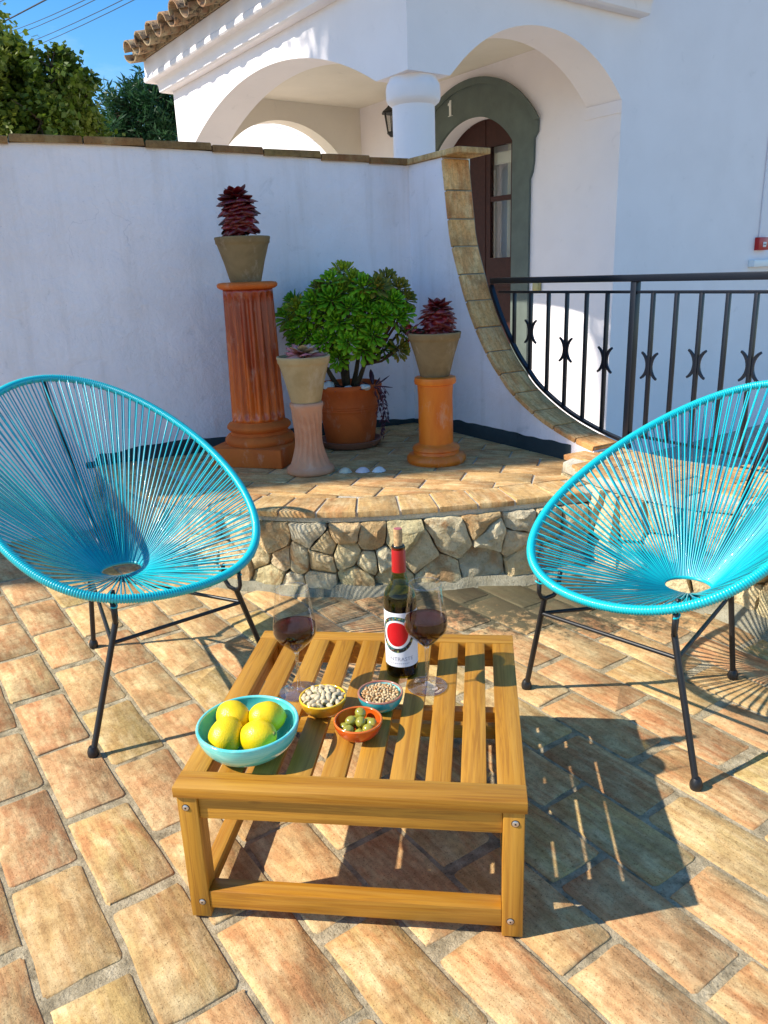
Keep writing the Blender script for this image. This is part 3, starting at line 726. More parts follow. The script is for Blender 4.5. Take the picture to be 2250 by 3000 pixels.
hob('impost_band', [(-.012, 2.218), (.334, 2.218), (.334, 2.303), (-.012, 2.303)], hyz(1.980), 0, .0138)
MB().box(-.05, 1.99, -.05, 3.4, -.47, -.40).ob('porch_floor', M_CEM, house)
# corner column
col = MB().lathe([(.150, -.47), (.150, -.30), (.134, -.28), (.134, 2.140), (.148, 2.150), (.163, 2.162), (.171, 2.180), (.171, 2.235), (.166, 2.262), (.152, 2.284), (.150, 2.3)], 40, c=(.165, .165, 0))
col.ob('column', M_HOUSE, house, autos=30)
# mouldings: profile (outward, z)
prof = [(0, 2.848), (.075, 2.848), (.092, 2.858), (.096, 2.905), (.104, 2.930), (.120, 2.945), (.180, 2.945), (.188, 2.955), (.188, 2.985), (.176, 3.0), (.176, 3.13), (.15, 3.145), (0, 3.145)]
def cornice(path, name):                  # path in local xy, closed outward normals given by mitre
    V = []; m = len(prof)
    for i, (p, o) in enumerate(path):
        for (r, z) in prof: V.append((p[0]+o[0]*r, p[1]+o[1]*r, z))
    F = []
    for i in range(len(path)-1):
        for k in range(m-1): F.append((i*m+k, i*m+k+1, (i+1)*m+k+1, (i+1)*m+k))
    F += [tuple(range(m)), tuple(range(len(V)-1, len(V)-m-1, -1))]
    link(name, sharp(fixn(mesh(name, V, F, M_HOUSE)), 30), house)
cornice([((2.15, -.001), (0, -1)), ((-.001, -.001), (-1, -1)), ((-.001, 3.611), (-1, 1.15)), ((1.2, 3.611), (0, 1.15))], 'cornice')
# door surround, door
outer = [(.90, -.47), (.90, 1.86), (.872, 1.915), (.858, 2.0), (.856, 2.17), (.818, 2.215), (.815, 2.30)]
R_ = arcpts(DC, DC-.815, 2.30, .43, 30)
outer_full = outer+R_[1:-1]+[(2*DC-a, b) for a, b in outer[::-1]]
innr = [(1.105, -.47)]+arcpts(DC, .53, 2.187, .262)+[(2.165, -.47)]
M_SURR = m_simple('grey_green_paint', (.125, .150, .128), .7, .3, 0, 5, .2)
hob('door_surround', outer_full+innr[::-1], hyz(1.968), 0, .0258, M_SURR, autos=30)
rim_ = arcpts(DC, DC-.79, 2.305, .455, 30); rin = arcpts(DC, DC-.84, 2.30, .405, 30)
hob('surround_moulding', rim_+rin[::-1], hyz(1.950), 0, .0178, M_SURR, autos=30)
M_DOOR = m_simple('dark_brown_door_paint', (.050, .014, .009), .55, .25, 0, 30, .25)
def leaf(y0, y1, hin):
    t = MB()
    # arched leaf: below the arc of the opening
    arc_ = [p for p in arcpts(DC, .53, 2.187, .262, 60) if y0 <= p[0] <= y1]
    def za(y):
        return min(2.44, max(2.187, 2.449-((y-DC)**2)*.93))
    o = [(y0, -.45)]+[(y0, za(y0)-.004)]+[(a, b-.004) for a, b in arc_]+[(y1, za(y1)-.004), (y1, -.45)]
    g0, g1 = (y0+.19, y1-.06) if hin else (y0+.185, y1-.06)
    # frame = leaf minus glass opening, built from stiles and rails
    fr = MB(); fn = hyz(2.145)
    d = leafname = None
    fr.prism([(y0, -.45), (g0, -.45), (g0, 2.21)]+[(g0, za(g0)-.004)]+[(a, b-.004) for a, b in arc_ if a < g0][::-1]+[(y0, za(y0)-.004)], fn, 0, .05)
    fr.prism([(g1, -.45), (y1, -.45), (y1, za(y1)-.004)]+[(a, b-.004) for a, b in arc_ if a > g1][::-1]+[(g1, za(g1)-.004), (g1, 2.21)], fn, 0, .05)
    fr.prism([(g0, 2.21), (g1, 2.21)]+[(g1, za(g1)-.004)]+[(a, b-.004) for a, b in arc_ if g0 < a < g1][::-1]+[(g0, za(g0)-.004)], fn, 0, .05)
    fr.box(2.145, 2.195, g0, g1, -.45, -.25); fr.box(2.145, 2.195, g0, g1, .98, 1.245); fr.box(2.150, 2.19, g0, g1, 1.742, 1.785)
    fr.box(2.16, 2.185, g0, g1, -.25, .98)
    lf = fr.ob('door_leaf', M_DOOR, house, autos=30)
    for z0, z1 in ((1.245, 1.742), (1.785, 2.21)):
        MB().box(2.165, 2.169, g0, g1, z0, z1).ob('pane', M_PANE, lf)
    return lf, g0, g1
M_PANE = m_thin_glass('window_glass', (.92, .95, .95), 1.7)
leaf(1.110, 1.622, False); leaf(1.652, 2.16, True)
MB().box(2.14, 2.20, 1.624, 1.650, -.45, 2.443).ob('door_mullion', M_DOOR, house)
M_CURT = m_simple('cream_curtain', (.62, .58, .46), .9, .1); M_BLUEP = m_simple('pale_blue_wall', (.50, .60, .66), .9, .1)
cv = MB(); V = []; F = []
for i in range(60):
    y = 1.13+.30*i/59; V += [(2.235+.010*sin(i*1.3), y, 1.0), (2.235+.010*sin(i*1.3), y, 2.44)]
for i in range(59): F.append((2*i, 2*i+1, 2*i+3, 2*i+2))
link('curtain', mesh('curtain', V, F, M_CURT, True), house)
MB().box(2.205, 2.22, 1.14, 2.14, 2.06, 2.16).ob('curtain_rail', M_CURT, house)
MB().box(2.37, 2.38, 1.14, 2.14, -.4, 2.44).ob('back_panel', M_BLUEP, house)
# number
num = MB()
fnn = lambda a, b, d: (1.968-.009+d, 1.906-a, 2.571+b)
num.prism([(-.013, -.062), (.013, -.062), (.013, .066), (-.002, .066), (-.013, .050), (-.030, .040), (-.030, .024), (-.013, .028)][::1], fnn, 0, .0088)
num.prism([(-.030, -.066), (.030, -.066), (.030, -.0622), (-.030, -.0622)], fnn, 0, .0088)
num.ob('door_number', m_simple('white_enamel', (.78, .77, .70), .4), house)
# roof tiles along the eave
def tile_me(name, r0, r1, L_, up, th=.012, mat=None):
    V = []; m = 10; F = []
    for j, (x, r) in enumerate(((0, r0), (L_, r1))):
        for rr in (r, r-th):
            for k in range(m+1):
                a = pi*k/m; V.append((x, rr*cos(a), (rr*sin(a)*.92)*up))
    K = m+1
    for k in range(m):
        F += [(k, k+1, 2*K+k+1, 2*K+k), (K+k, 3*K+k, 3*K+k+1, K+k+1), (k, K+k, K+k+1, k+1), (2*K+k, 2*K+k+1, 3*K+k+1, 3*K+k)]
    F += [(0, 2*K, 3*K, K), (m, K+m, 3*K+m, 2*K+m)]
    return sharp(fixn(mesh(name, V, F, mat)), 45)
def m_rooftile():
    M = NM('lichened_roof_tile', .9, .15); v = M.coords('Object'); r = M.rand()
    c = M.ramp(r, [(0, (.36, .19, .10)), (.5, (.42, .26, .14)), (1, (.30, .17, .10))])
    c = M.mix(M.ramp(M.noise(v, 12, 5, .65), [(.42, (0, 0, 0)), (.6, (.8, .8, .8))]), c, (.40, .33, .20))
    c = M.mix(M.ramp(M.noise(v, 26, 5, .65), [(.50, (0, 0, 0)), (.62, (.9, .9, .9))]), c, (.06, .05, .04))
    M.col(c); M.bump(M.noise(v, 40, 5, .7), .006, .7); return M.m
M_RT = m_rooftile()
TC = tile_me('roof_tile', .090, .074, .52, 1, mat=M_RT); TG = tile_me('roof_tile', .088, .076, .50, -1, mat=M_RT)
ys = [3.60-.291*k for k in range(14)]
for k, y in enumerate(ys):
    link('roof_tile', TC, house, (-.400+random.uniform(-.012, .012), y, 3.150+random.uniform(-.006, .006)), (random.uniform(-.03, .03), radians(-15), random.uniform(-.03, .03)))
    link('roof_tile', TG, house, (-.385+random.uniform(-.012, .012), y-.1455, 3.168+random.uniform(-.006, .006)), (random.uniform(-.03, .03), radians(-15), random.uniform(-.03, .03)))
link('roof_tile', TG, house, (-.33, 3.74, 3.16), (0, radians(-14), .3))
link('roof_tile', TC, house, (-.22, 3.86, 3.16), (0, radians(-14), -pi/2+.25+.6))
roof = MB(); roof.add([(-.20, -.3, 3.168), (-.20, 3.80, 3.168), (2.05, 3.80, 3.80), (2.05, -.3, 3.80), (-.20, -.3, 3.13), (-.20, 3.80, 3.13), (2.05, 3.80, 3.66), (2.05, -.3, 3.66)],
    [(0, 1, 2, 3), (4, 7, 6, 5), (0, 4, 5, 1), (1, 5, 6, 2), (2, 6, 7, 3), (3, 7, 4, 0)]); roof.ob('roof_deck', M_RT, house)

# wall lantern beside the column
LM = m_simple('black_lantern_metal', (.010, .010, .010), .5)
lan = empty('wall_lantern', (0, 0, 0), 0, 'black metal wall lantern with glass sides, half hidden behind the corner column', 'lantern')
lan.matrix_world = house.matrix_basis @ Matrix.Translation((1.85, 2.66, 2.60)); lan.rotation_euler = (0, 0, HA)
t = MB().lathe([(.004, .165), (.012, .15), (.05, .10), (.095, .065), (.105, .06), (.105, .045), (.08, .045)], 6); t.ob('lantern_roof', LM, lan)
t = MB()
for k in range(6):
    a = 2*pi*k/6; t.tube([(.075*cos(a), .075*sin(a), .05), (.045*cos(a), .045*sin(a), -.13)], .005, 5)
t.lathe([(.02, -.165), (.055, -.13), (.055, -.12), (.0, -.12)], 6)
t.ob('lantern_frame', LM, lan)
MB().lathe([(.071, .045), (.042, -.125)], 6, cap=False).ob('lantern_glass', m_thin_glass('lantern_glass', (.8, .8, .75)), lan)
t = MB().tube([(0, 0, .16), (-.01, .0, .18), (-.022, 0, .20), (-.012, 0, .225), (.01, 0, .235), (.05, 0, .25), (.14, 0, .22)], .006, 6); t.tube([(.14, 0, .24), (.14, 0, -.25)], .010, 6); t.ob('lantern_arm', LM, lan)
t = MB().prism([(-.02, -.17), (.14, -.60), (-.16, -.60)], lambda a, b, d: (.125+d, a, b), 0, .018); t.ob('dark_triangle', LM, lan)  # flat dark triangle on the wall below the lantern

# small things on the house wall (their own objects)
def hplace(name, loc, label, cat): o = empty(name, (0, 0, 0), 0, label, cat); o.matrix_world = house.matrix_basis @ Matrix.Translation(loc); o.rotation_euler = (0, 0, HA); return o
fa = hplace('fire_alarm_box', (4.075, -.001, 1.277), 'red fire alarm box with small white panel on the white house wall', 'fire alarm')
MB().box(-.085, .085, -.045, 0, -.056, .056).ob('housing', m_simple('red_plastic', (.50, .008, .008), .35), fa, bevel=.004)
MB().box(-.022, .030, -.050, -.0455, -.030, .014).ob('panel', m_simple('white_plastic', (.75, .73, .70), .4), fa, bevel=.001)
MB().box(-.016, .024, -.0508, -.0503, -.010, -.002).ob('print', m_simple('grey_print', (.08, .08, .09), .6), fa)
MB().box(.000, .006, -.0465, -.0455, .030, .036).ob('status_light', m_simple('red_lens', (.7, .1, .1), .2), fa)
cd = hplace('conduit_pipe', (4.045, -.013, 1.334), 'thin white conduit pipe rising from the red alarm box', 'pipe')
MB().tube([(0, 0, 0), (0, 0, 4.0)], .010, 8).ob('pipe', M_HOUSE, cd, autos=60)
wb = hplace('white_ledge_box', (4.25, -.001, 1.105), 'bright white strip box on the wall just above the handrail, below the red alarm', 'wall box')
MB().box(-.335, .8, -.06, 0, -.030, .030).ob('casing', m_simple('gloss_white', (.86, .86, .84), .3), wb, bevel=.003)
sw = hplace('doorbell_box', (1.993, .800, .985), 'small beige switch box on the porch wall right of the door surround', 'switch')
MB().box(-.020, 0, -.045, .045, -.045, .045).ob('casing', m_simple('beige_plastic', (.36, .30, .12), .4), sw, bevel=.004)
MB().box(-.024, -.0203, -.030, .030, -.030, .030).ob('button', m_simple('beige_plastic_button', (.42, .36, .16), .35), sw, bevel=.002)

# neighbouring house, then an unseen block added for its shade
fb = empty('neighbour_house', (0, 0, 0), 0, 'sunlit white house with pale blue trim seen through the inner porch arch', 'house')
fb.matrix_world = house.matrix_basis @ Matrix.Translation((0, 0, 0)); fb.rotation_euler = (0, 0, HA)
MB().box(4.2, 9, 3.9, 12.19, -.47, 4.6).ob('wall', M_HOUSE, fb)
M_PB = m_simple('pale_blue_paint', (.22, .42, .46), .8, .2)
MB().box(4.170, 4.198, 7.95, 8.25, 3.3, 4.4).ob('window_trim', M_PB, fb); MB().box(4.165, 4.199, 5.0, 11.5, 3.20, 3.30).ob('dado_band', M_PB, fb)
MB().box(4.05, 4.199, 4.0, 12, 3.02, 3.10).ob('moulding', M_HOUSE, fb); MB().box(4.12, 4.199, 4.0, 12, 2.86, 2.94).ob('moulding', M_HOUSE, fb)
hw_ = empty('sun_blocker', (0, 0, 0), 0, 'unseen tall white wing left of the terrace, outside the picture', 'house')  # unseen block added to cast shade on the platform and porch corner
sh = Vector((sin(radians(SUN_AZ-180)), cos(radians(SUN_AZ-180)), 0)); sp_ = Vector((-sh.y, sh.x, 0))
def blocker(q0, q1, t0, t1, zt, nm, mat, zb=-.5):
    m = MB(); pts = [sh*t0+sp_*q0, sh*t1+sp_*q0, sh*t1+sp_*q1, sh*t0+sp_*q1]; m.prism([(p.x, p.y) for p in pts], lambda a, b, d: (a, b, d), zb, zt); return m.ob(nm, mat, hw_)
blocker(1.90, 4.60, -9.5, -6.3, 9.2, 'wall', M_HOUSE)
blocker(1.88, 4.62, -9.52, -6.28, 9.26, 'blocker_edge', M_RT, 9.2)

# ------------------------------------------------------------------ string chairs
def chair(name_loc, yaw, q, feet, hole, label, tone):
    t = empty('string_chair', (name_loc[0], name_loc[1], 0), yaw, label, 'chair', 'turquoise string chairs')
    a, b, e, b2, ti, zc, bl, bw, rl = q
    def rim(tt):
        s = cos(tt); c = sin(tt); u = b*s+b2*(s*s-.5); w = a*c*(1-e*s); v = bl*s*s+bw*c*c
        return Vector((w, u*cos(ti)-v*sin(ti), zc+u*sin(ti)+v*cos(ti)+rl*w))
    N = 720; P = [rim(2*pi*i/N) for i in range(N)]; Ls = [0]
    for i in range(N): Ls.append(Ls[-1]+(P[(i+1) % N]-P[i]).length)
    tot = Ls[-1]
    def at(l):
        l = l % tot; lo, hi = 0, N
        while hi-lo > 1:
            m = (lo+hi)//2
            if Ls[m] <= l: lo = m
            else: hi = m
        f = (l-Ls[lo])/(Ls[lo+1]-Ls[lo]); return P[lo].lerp(P[(lo+1) % N], f)
    # wound cord on the rim: every turn is a ridge
    pitch = .0068; turns = int(tot/pitch); pts = []; rs = []
    for i in range(turns*3):
        pts.append(at(tot*i/(turns*3))); rs.append(.0100 if i % 3 == 0 else .0127)
    MB().tube(pts, rs, 10, False, True).ob('wound_rim', tone, t, smooth=True, fix=False)
    H = Vector(hole); HR = .064
    ring = [H+Vector((HR*cos(2*pi*i/48), HR*sin(2*pi*i/48), 0)) for i in range(48)]
    MB().tube(ring, .0055, 6, False, True).ob('centre_ring', tone, t, smooth=True, fix=False)
    n = 104; org = Vector((0, 0, 0))
    for i in range(n):
        l = tot*(i+.5)/n; p = at(l); pm, pp = at(l-.004), at(l+.004); tan = (pp-pm).normalized()
        # which direction round the hole
        aa = 2*pi*(i+.5)/n; hp = H+Vector((HR*sin(aa), HR*cos(aa), 0)); ht = Vector((cos(aa), -sin(aa), 0))
        inw = (H-p).normalized()
        mbb = MB()
        for k, sg in enumerate((-1, 1)):
            st = p+tan*sg*.0042*random.uniform(.8, 1.25)+Vector((0, 0, (.010 if k else -.009)))
            en = hp+ht*sg*.0014+Vector((0, 0, (.005 if k else -.004)))
            sag = Vector((0, 0, random.uniform(-.002, .002))); off = tan*random.uniform(-.0015, .0015)
            mbb.tube([st-inw*.004+Vector((0, 0, -.004 if k else .004)), st+inw*.012, st.lerp(en, .5)+sag+off, en, en-Vector((0, 0, .008 if k else -.006))-(H-hp).normalized()*-.004], .0023, 5, False)
        mbb.ob('cord', M_CORD if i % 3 else M_CORD2, t, smooth=True, fix=False)
    # loops tying the cord where the wrapping ends
    tl = {}
    for sg in (-1, 1):
        c = rim(sg*2.5); d = (rim(sg*2.5+.03)-rim(sg*2.5-.03)).normalized(); x = d.cross(Vector((0, 0, 1))).normalized()
        m = MB(); L_ = []
        for k in range(14):
            a_ = -2.3+4.6*k/13; L_.append(c+d*(.0+.010*sin(a_*1.5))+x*.0155*cos(a_)*1+Vector((0, 0, .0165*sin(a_)-.008)))
        m.tube(L_, .0024, 6); m.ob('end_loop', tone, t, smooth=True)
    # black steel frame
    F3 = [Vector((*f, 0)) for f in feet]                    # near-front, far-front, rear
    tops = []
    for sg, f in ((feet_sign(feet[0]), F3[0]), (feet_sign(feet[1]), F3[1])):
        r = rim(sg*2.5); inn = (Vector((hole[0], hole[1], 0))-Vector((r.x, r.y, 0))).normalized()
        bot = r+Vector((0, 0, -.072))+inn*.006; m = MB()
        A = [r+Vector((0, 0, -.006)), r+Vector((0, 0, -.055)), r+Vector((0, 0, -.068))+inn*.006, r+Vector((0, 0, -.072))+inn*.018, r+Vector((0, 0, -.066))+inn*.040, r+Vector((0, 0, -.050))+inn*.052, r+Vector((0, 0, -.006))+inn*.056, r+Vector((0, 0, .0))+inn*.058]
        # slide the inner prong down so that it stays under the cords
        m.tube(A, .0062, 8); m.ob('rim_bracket', M_STEEL, t, smooth=True)
        tops.append(r+Vector((0, 0, -.070))+inn*.016)
    tops.append(Vector((F3[2].x*.78+hole[0]*.22, F3[2].y*.74+hole[1]*.26, .315)))
    for tp, f in zip(tops, F3):
        lg = MB().tube([tp, f+Vector((0, 0, .010))], .0078, 10).ob('leg', M_STEEL, t, autos=50)
        MB().lathe([(.0, 0), (.013, 0), (.0145, .006), (.0145, .014), (.011, .024), (.0085, .028)], 12, c=(f.x, f.y, 0)).ob('rubber_foot', M_STEEL, lg, autos=40)
    J = [tp.lerp(f, .16) for tp, f in zip(tops, F3)]
    for i, j in ((0, 1), (1, 2), (2, 0)):
        MB().tube([J[i], J[j]], .0055, 8).ob('stretcher', M_STEEL, t, autos=50)
    rb_ = rim(0); q2 = Vector((hole[0], hole[1]+.12, hole[2]-.012))
    MB().tube([rb_+Vector((0, .004, -.012)), rb_.lerp(q2, .12)+Vector((0, .012, -.020)), rb_.lerp(q2, .9)+Vector((0, .010, -.018)), q2.lerp(tops[2], .5)+Vector((0, 0, -.012)), tops[2]], .0075, 8).ob('back_stem', M_STEEL, t, autos=50)
    return t
def feet_sign(f): return 1 if f[0] > 0 else -1
chair((-.503, .952), .795, (.359, .543, -.221, .205, .450, .578, -.013, -.016, -.034), [(-.286, -.379), (.298, -.247), (-.075, .235)], (.0, .075, .300),
      'turquoise string chair on the left, before the platform, cut by the left picture edge', M_CORD)
chair((1.072, .938), -.738, (.336, .519, -.067, .168, .414, .569, -.031, -.010, .058), [(.293, -.388), (-.253, -.315), (.122, .144)], (.034, .010, .300),
      'turquoise string chair on the right, in front of the ledge and black railing', M_CORD)

# ------------------------------------------------------------------ coffee table
H = .2916; W = .62
tb = empty('coffee_table', (0, 0, 0), 0, 'low square slatted coffee table of golden oiled wood with zinc screws', 'table')
def wood(name, x0, x1, y0, y1, z0, z1, mat, bev=.0016, par=tb):
    c = Vector(((x0+x1)/2, (y0+y1)/2, (z0+z1)/2)); m = MB().box(x0-c.x, x1-c.x, y0-c.y, y1-c.y, z0-c.z, z1-c.z); return m.ob(name, mat, par, bevel=bev, loc=c)
wood('front_rail', 0, W, -.001, .049, H-.0215, H, WX); wood('back_rail', 0, W, .5805, .6225, H-.0215, H, WX)
edges = [(.0005, .0465), (.0685, .1125), (.1310, .1755), (.1930, .2390), (.2580, .3020), (.3175, .3640), (.3820, .4260), (.4450, .4900), (.5070, .5520), (.5705, .6195)]
for i, (a, b) in enumerate(edges): wood('slat', a, b, .0495, .580, H-.0150, H-.0008-.0006*(i % 2), WY)
lw = .037
legs = []
for x in (.004, W-.004-lw):
    for y in (.004, .622-.004-.040): legs.append(wood('leg', x, x+lw, y, y+.040, .004, H-.022, WZ, .002))
wood('front_apron', .0415, W-.0415, .010, .030, .2205, H-.0225, WX); wood('back_apron', .0415, W-.0415, .592, .612, .2205, H-.0225, WX)
for x in (.010, W-.032): wood('side_apron', x, x+.020, .0445, .5775, .2205, H-.0225, WY)
wood('front_stretcher', .0415, W-.0415, .006, .040, .024, .062, WX); wood('back_stretcher', .0415, W-.0415, .582, .614, .024, .062, WX)
for x in (.008, W-.038): wood('side_stretcher', x, x+.028, .0445, .5775, .030, .062, WY)
wood('cross_batten', .034, W-.034, .300, .322, H-.040, H-.0157, WX)
for x in (.0135, W-.0135-.0185):
    for z in (.2465, .0385):
        xx = x+(.014 if z < .1 and x < .3 else .006 if x < .3 else .012 if z > .1 else .006)
        s_ = empty('screw', (xx, .004, z)); s_.parent = tb
        m = MB().lathe([(.0058, 0), (.0058, .0012), (.0040, .0022), (.0, .0024)], 16).ob('screw_head', M_SCREW, s_, autos=40, rot=(radians(90), 0, 0)); 
        MB().lathe([(.0018, 0), (.0018, .0027)], 6).ob('screw_socket', M_STEEL, s_, rot=(radians(90), 0, 0))
        MB().lathe([(.0072, 0), (.0072, .0004)], 16).ob('screw_recess', m_simple('dark_recess', (.05, .03, .02), .8) if 'dark_recess' not in bpy.data.materials else bpy.data.materials['dark_recess'], s_, rot=(radians(90), 0, 0))

# ------------------------------------------------------------------ bowls
def bowl(nm, loc, r, h, label, m_out, m_in, m_rim, wall=.0045, base=.5, tilt=(0, 0)):
    t = empty(nm, (loc[0], loc[1], loc[2]+.0006), 0, label, 'bowl'); 
    k = 14; o = []
    for i in range(k+1):
        f = i/k; o.append((r*(base+(1-base)*sin(f*pi/2)**.85), h*(1-cos(f*pi/2))**.80+.0))
    o[0] = (r*base, 0)
    MB().lathe([(0.0, .0012), (r*base*.9, .0)]+o, 56, cap=False).ob('body', m_out, t, smooth=True)
    ins = [(max(0, a-wall*1.0), max(.0055, b)) for a, b in o]; ins = [(0, .0055)]+[(r*base*.8, .0055)]+[p for p in ins if p[0] > r*base*.82][1:]
    MB().lathe(ins, 56, cap=False).ob('inside', m_in, t, smooth=True)
    ri_ = ins[-1][0]; ro = o[-1][0]; rm = (ri_+ro)/2; rr = (ro-ri_)/2+.0004
    MB().tube([(rm*cos(2*pi*i/64), rm*sin(2*pi*i/64), h) for i in range(64)], rr, 8, False, True).ob('rim', m_rim, t, smooth=True)
    return t
ring = (1, 1, 26)
g_t1 = m_glaze('turquoise_glaze', (.10, .56, .53), (.28, .74, .66), 1.4, z=(1.5, 1.5, 60), amt=.8)
g_t1i = m_glaze('turquoise_glaze_inside', (.06, .50, .52), (.20, .68, .64), 12, amt=.7)
g_t1r = m_glaze('turquoise_rim', (.10, .60, .58), (.30, .75, .68), 20)
lb = bowl('fruit_bowl', (.108, .122, H), .0955, .056, 'large turquoise glazed bowl holding four lemons on the near left of the table', g_t1, g_t1i, g_t1r, .006, .50)
g_y = m_glaze('yellow_glaze', (.66, .36, .015), (.55, .20, .012), 14); g_yr = m_glaze('yellow_rim', (.80, .52, .02), (.75, .45, .02), 20)
bowl('nut_bowl', (.2235, .2575, H), .048, .034, 'small yellow bowl full of pistachios, next to the left wine glass', g_y, g_y, g_yr, .004, .42)
g_b = m_glaze('sea_blue_glaze', (.012, .32, .38), (.07, .46, .44), 14); g_bi = m_glaze('pale_blue_glaze', (.22, .62, .62), (.40, .74, .70), 16); g_br = m_glaze('brick_rim', (.42, .13, .07), (.34, .22, .16), 24)
bowl('nut_bowl', (.3385, .2815, H), .0465, .034, 'small blue bowl with brick red rim full of chopped nuts, in front of the bottle', g_b, g_bi, g_br, .004, .42)
g_o = m_glaze('orange_glaze', (.62, .095, .008), (.46, .035, .006), 12); g_or = m_glaze('orange_rim', (.68, .15, .012), (.60, .10, .01), 20)
bowl('olive_bowl', (.3080, .1780, H), .0470, .034, 'small orange red bowl holding green olives, front centre of the table', g_o, g_o, g_or, .004, .42)

# lemons
M_LEM = NM('lemon_peel', .34, .5); v_ = M_LEM.coords('Object'); M_LEM.col(M_LEM.mix(M_LEM.ramp(M_LEM.noise(v_, 30, 4, .6), [(.4, (0, 0, 0)), (.7, (.6, .6, .6))]), (.82, .56, .004), (.88, .64, .012)))
vo = M_LEM.n('ShaderNodeTexVoronoi'); vo.inputs['Scale'].default_value = 430; M_LEM.l(v_, vo.inputs['Vector']); M_LEM.bump(vo.outputs['Distance'], .0009, .5)
M_LEM.b.inputs['Subsurface Weight'].default_value = .15; M_LEM.b.inputs['Subsurface Radius'].default_value = (.006, .004, .001); M_LEM.b.inputs['Subsurface Scale'].default_value = .3
M_LEM = M_LEM.m; M_STEM = m_simple('lemon_button', (.25, .24, .05), .8)
def lemon(loc, d, label, sc=1.0):
    pr = []
    for i in range(25):
        f = i/24; z = -1+2*f; r = sqrt(max(0, 1-z*z))**.92*.0305
        zz = z*.0355
        if z > .86: zz += (z-.86)*.022; r *= .92
        if z < -.9: zz += (z+.9)*.014
        pr.append((r, zz))
    pr[0] = (.0, pr[0][1]); pr[-1] = (.0, pr[-1][1])
    t = empty('lemon', loc, 0, label, 'lemon', 'lemons in the turquoise bowl'); t.rotation_euler = Vector(d).to_track_quat('Z', 'Y').to_euler(); t.scale = (sc,)*3
    MB().lathe([(a*(1+.012*sin(b*200)), b) for a, b in pr], 32).ob('peel', M_LEM, t, smooth=True)
    MB().lathe([(.0045, pr[-1][1]-.0025), (.003, pr[-1][1]+.0008), (0, pr[-1][1]+.001)], 8).ob('button', M_STEM, t, smooth=True)
lemon((.0700, .1530, H+.0475), (-.8, .5, .25), 'lemon at the back left of the turquoise bowl, partly hidden behind the front left lemon')
lemon((.0720, .0990, H+.0420), (-.15, -.85, -.35), 'lemon at the front left of the turquoise bowl, its tip pointing to the front', 1.04)
lemon((.1340, .1580, H+.0460), (.9, .35, -.1), 'lemon at the back right of the turquoise bowl, beside the empty side of the bowl')
lemon((.1330, .1000, H+.0420), (.75, -.2, .3), 'rounded lemon at the front right of the turquoise bowl', 1.02)

# olives, pistachios, nut pieces
def blob(name, prof, mat, n=12, sx=1.0): 
    me = MB().lathe(prof, n).me(name, mat, True); me.transform(Matrix.Scale(sx, 4, (1, 0, 0))); return me
M_OL = m_simple('green_olive_skin', (.34, .31, .035), .16, .6, 0, 90, .25, .0003, .6, .1); M_PIM = m_simple('olive_mark', (.30, .26, .10), .5)
olp = [(0.0001, -.0115)]+[(.0104*sin(pi*i/12)**.85, -.0115*cos(pi*i/12)) for i in range(1, 12)]+[(.0001, .0115)]
OL = blob('skin', olp, M_OL, 18)
def bowl_at(bx, by, dx, dy, dz): return (bx+dx, by+dy, H+dz)
OLP = [(.0015, .0240, .0345, 'topmost olive at the back of the orange bowl, catching a dark reflection'), (.0050, .0000, .0300, 'large round olive in the middle of the orange bowl'), (.0185, .0110, .0215, 'olive at the back right, half hidden behind the middle olive'),
       (.0275, .0000, .0270, 'pale olive at the right edge of the pile in the orange bowl'), (.0220, -.0160, .0250, 'olive leaning on the right inside wall, front right of the pile'), (-.0150, .0050, .0280, 'tilted olive left of the middle olive in the orange bowl'),
       (-.0260, -.0060, .0200, 'small olive at the far left of the orange bowl'), (-.0165, -.0200, .0230, 'glossy olive at the front left of the orange bowl'), (.0060, -.0245, .0180, 'olive at the bottom front, half sunk below the middle one'),
       (-.0100, .0200, .0190, 'olive at the back left in shade below the topmost one'), (.0040, .0080, .0130, 'olive hidden low at the centre of the pile')]
for dx, dy, dz, lab in OLP:
    e_ = empty('olive', bowl_at(.308, .178, dx, dy, dz), 0, lab, 'olive', 'olives in the orange bowl'); e_.rotation_euler = (random.uniform(.6, 2.2), random.uniform(-.5, .5), random.uniform(0, 6.3)); link('skin', OL, e_); 
    MB().lathe([(.0016, .0112), (.0012, .0118), (0, .0119)], 8).ob('stem_mark', M_PIM, e_, smooth=True)
M_PS = m_simple('pistachio_shell', (.60, .49, .30), .55, .4, 0, 60, .25, .0004); M_PK = m_simple('pistachio_kernel', (.16, .15, .04), .6)
def pist_me(seed):
    rnd = random.Random(seed); V = []; F = []; n = 12; m = 8
    for i in range(m+1):
        f = pi*i/m; z = -.0092*cos(f)
        for k in range(n):
            a = 2*pi*k/n; r = .0056*sin(f)**.8+1e-5; x, y = r*cos(a), r*sin(a)*.88
            y += (.0012 if y > 0 else -.0004)*(.5-.5*cos(f))
            V.append((x, y, z))
    for i in range(m):
        for k in range(n): F.append((i*n+k, i*n+(k+1) % n, (i+1)*n+(k+1) % n, (i+1)*n+k))
    V2 = len(V)
    me = mesh('pistachio', V, F, [M_PS, M_PK], True)
    for p in me.polygons:
        c = p.center
        if abs(atan2(c.y, c.x)) < .35 and c.z > -.001: p.material_index = 1
    return me
PM = [pist_me(i) for i in range(3)]
